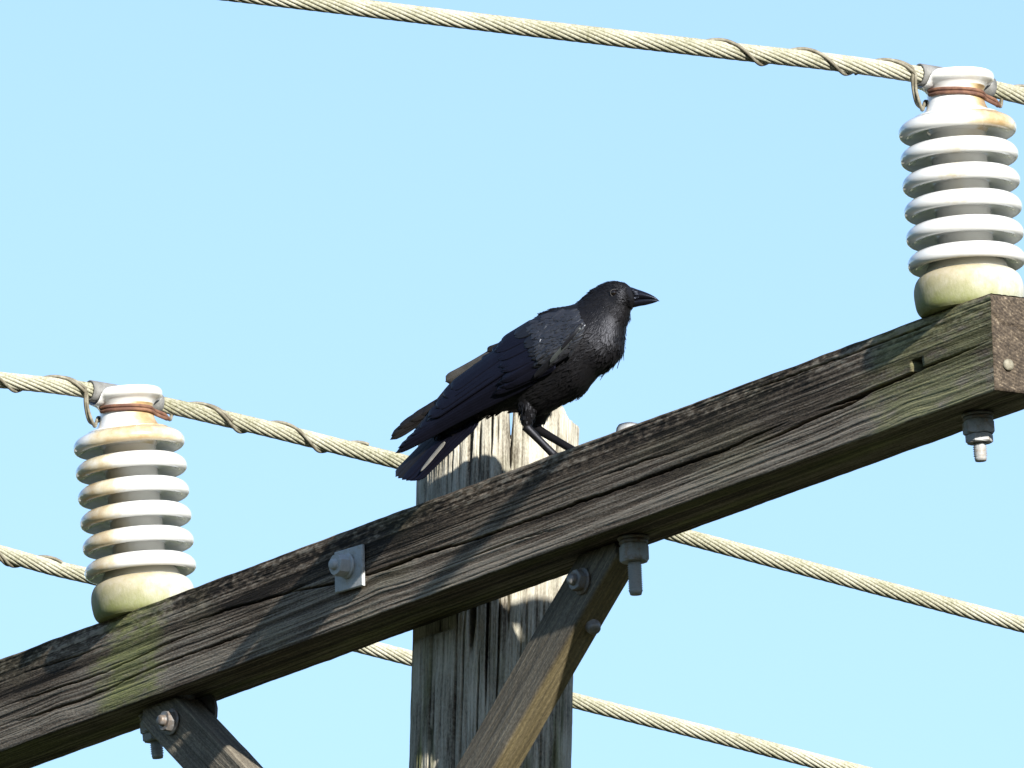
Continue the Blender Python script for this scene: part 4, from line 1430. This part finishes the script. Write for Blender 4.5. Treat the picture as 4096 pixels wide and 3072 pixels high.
# tail
def tail_depth(x, y):
    v = np.array([x, y]) - np.array([760., 1010.])
    ax = unit(np.array([-.73, .68])); pr = np.array([ax[1], -ax[0]])
    c = (v @ pr) / 100.0                      # + towards the left edge
    return -.004 + .016 * (-c if pr[0] > 0 else c)
tail = None
tt = [(152, 1522), (172, 1534), (200, 1545), (232, 1552), (262, 1554), (290, 1552), (312, 1542), (328, 1522)]
rts = [(650, 1020), (665, 1030), (680, 1045), (700, 1060), (715, 1075), (730, 1090), (745, 1100), (760, 1110)]
for i, (tp_, rt) in enumerate(zip(tt, rts)):
    o = long_feather('tail_feather', rt, tp_, 34, tail_depth, .0012 * abs(i - 2), M_QUILL if i not in (0, 1) else M_FAR, tipround=.09, shingle=.0014, bow=.004)
    adopt(o, crow)
# pale strip that paints the sun glint on the outer vane as colour
adopt(long_feather('tail_feather', (515, 1268), (336, 1484), 13, tail_depth, -.0085, M_GLINT, tipround=.5, shingle=.002, hollow=.0005), crow)

# bill
def mandible(name, stations, m):
    V = []; nph = 20
    S = catmull(np.array(stations, float), 40)
    for (tx, ty, bx, by, w) in S:
        for k in range(nph):
            ph = TAU * k / nph
            c = math.cos(ph); s = math.sin(ph)
            p = (np.array([tx, ty]) + np.array([bx, by])) / 2 + (np.array([tx, ty]) - np.array([bx, by])) / 2 * c
            V.append(BW(p[0], p[1], -max(.5, w) * PXM * s))
    f = grid_faces(40, nph, True)
    f.append(tuple(range(nph))); f.append(tuple(reversed(range(39 * nph, 40 * nph))))
    return mesh_obj(name, V, f, m, crow)
mandible('upper_bill', [(1840, 120, 1835, 226, 62), (1890, 127, 1885, 228, 58), (1930, 141, 1930, 226, 50), (1975, 156, 1975, 222, 42), (2020, 174, 2020, 219, 32), (2058, 194, 2055, 220, 21), (2085, 215, 2080, 227, 10), (2098, 230, 2096, 233, 2)], M_BEAK)
mandible('lower_bill', [(1840, 205, 1865, 284, 52), (1890, 206, 1908, 277, 47), (1940, 204, 1950, 267, 39), (1990, 202, 1997, 259, 30), (2035, 206, 2040, 248, 20), (2068, 216, 2071, 238, 10), (2084, 226, 2084, 232, 3)], M_BEAK)
# bristles over the nostril
V = []; Fc = []
r = random.Random(5)
for k in range(30):
    x, y = r.uniform(1850, 1915), r.uniform(135, 215)
    ln = r.uniform(25, 50); o = len(V)
    dd = -np.interp(x, [1850, 1990], [74, 40]) * PXM
    a = r.gauss(.12, .15)
    for (q, w) in ((0, 3.2), (.5, 3), (1, .4)):
        for c in (-1, 1):
            V.append(BW(x + ln * q * math.cos(a) - c * w * math.sin(a), y + ln * q * math.sin(a) + c * w * math.cos(a), dd + ln * q * .35 * PXM + r.uniform(-.0004, .0004)))
    Fc += [(o, o + 2, o + 3, o + 1), (o + 2, o + 4, o + 5, o + 3)]
nb = mesh_obj('nasal_bristles', V, Fc, M_BEAK, crow); nb['kind'] = 'stuff'

# eyes
def eye(side):
    ex, ey = EYE_C
    c = BW(ex, ey, side * 115 * PXM)
    v, f = lathe([(.0001, -.0046)] + [(.0046 * math.sin(math.pi * k / 16), -.0046 * math.cos(math.pi * k / 16)) for k in range(1, 16)] + [(.0001, .0046)], 24)
    nz = unit(side * F + .18 * RT + .05 * UP); nx = unit(np.cross(nz, [0, 0, 1.0])); ny = np.cross(nz, nx)
    e = mesh_obj('eye', frame_pts(v, c, nx, ny, nz), f, M_EYE, crow)
    ring = np.array([c + nz * .0018 +   .0049 * (math.cos(t) * nx + math.sin(t) * ny) for t in np.linspace(0, TAU, 40)])
    v, f = tube(ring, .00045, 6, cap=False)
    bpy.context.view_layer.update()
    adopt(mesh_obj('eye_ring', v, f, M_EYERING), e)
eye(-1); eye(1)
bpy.context.view_layer.update()
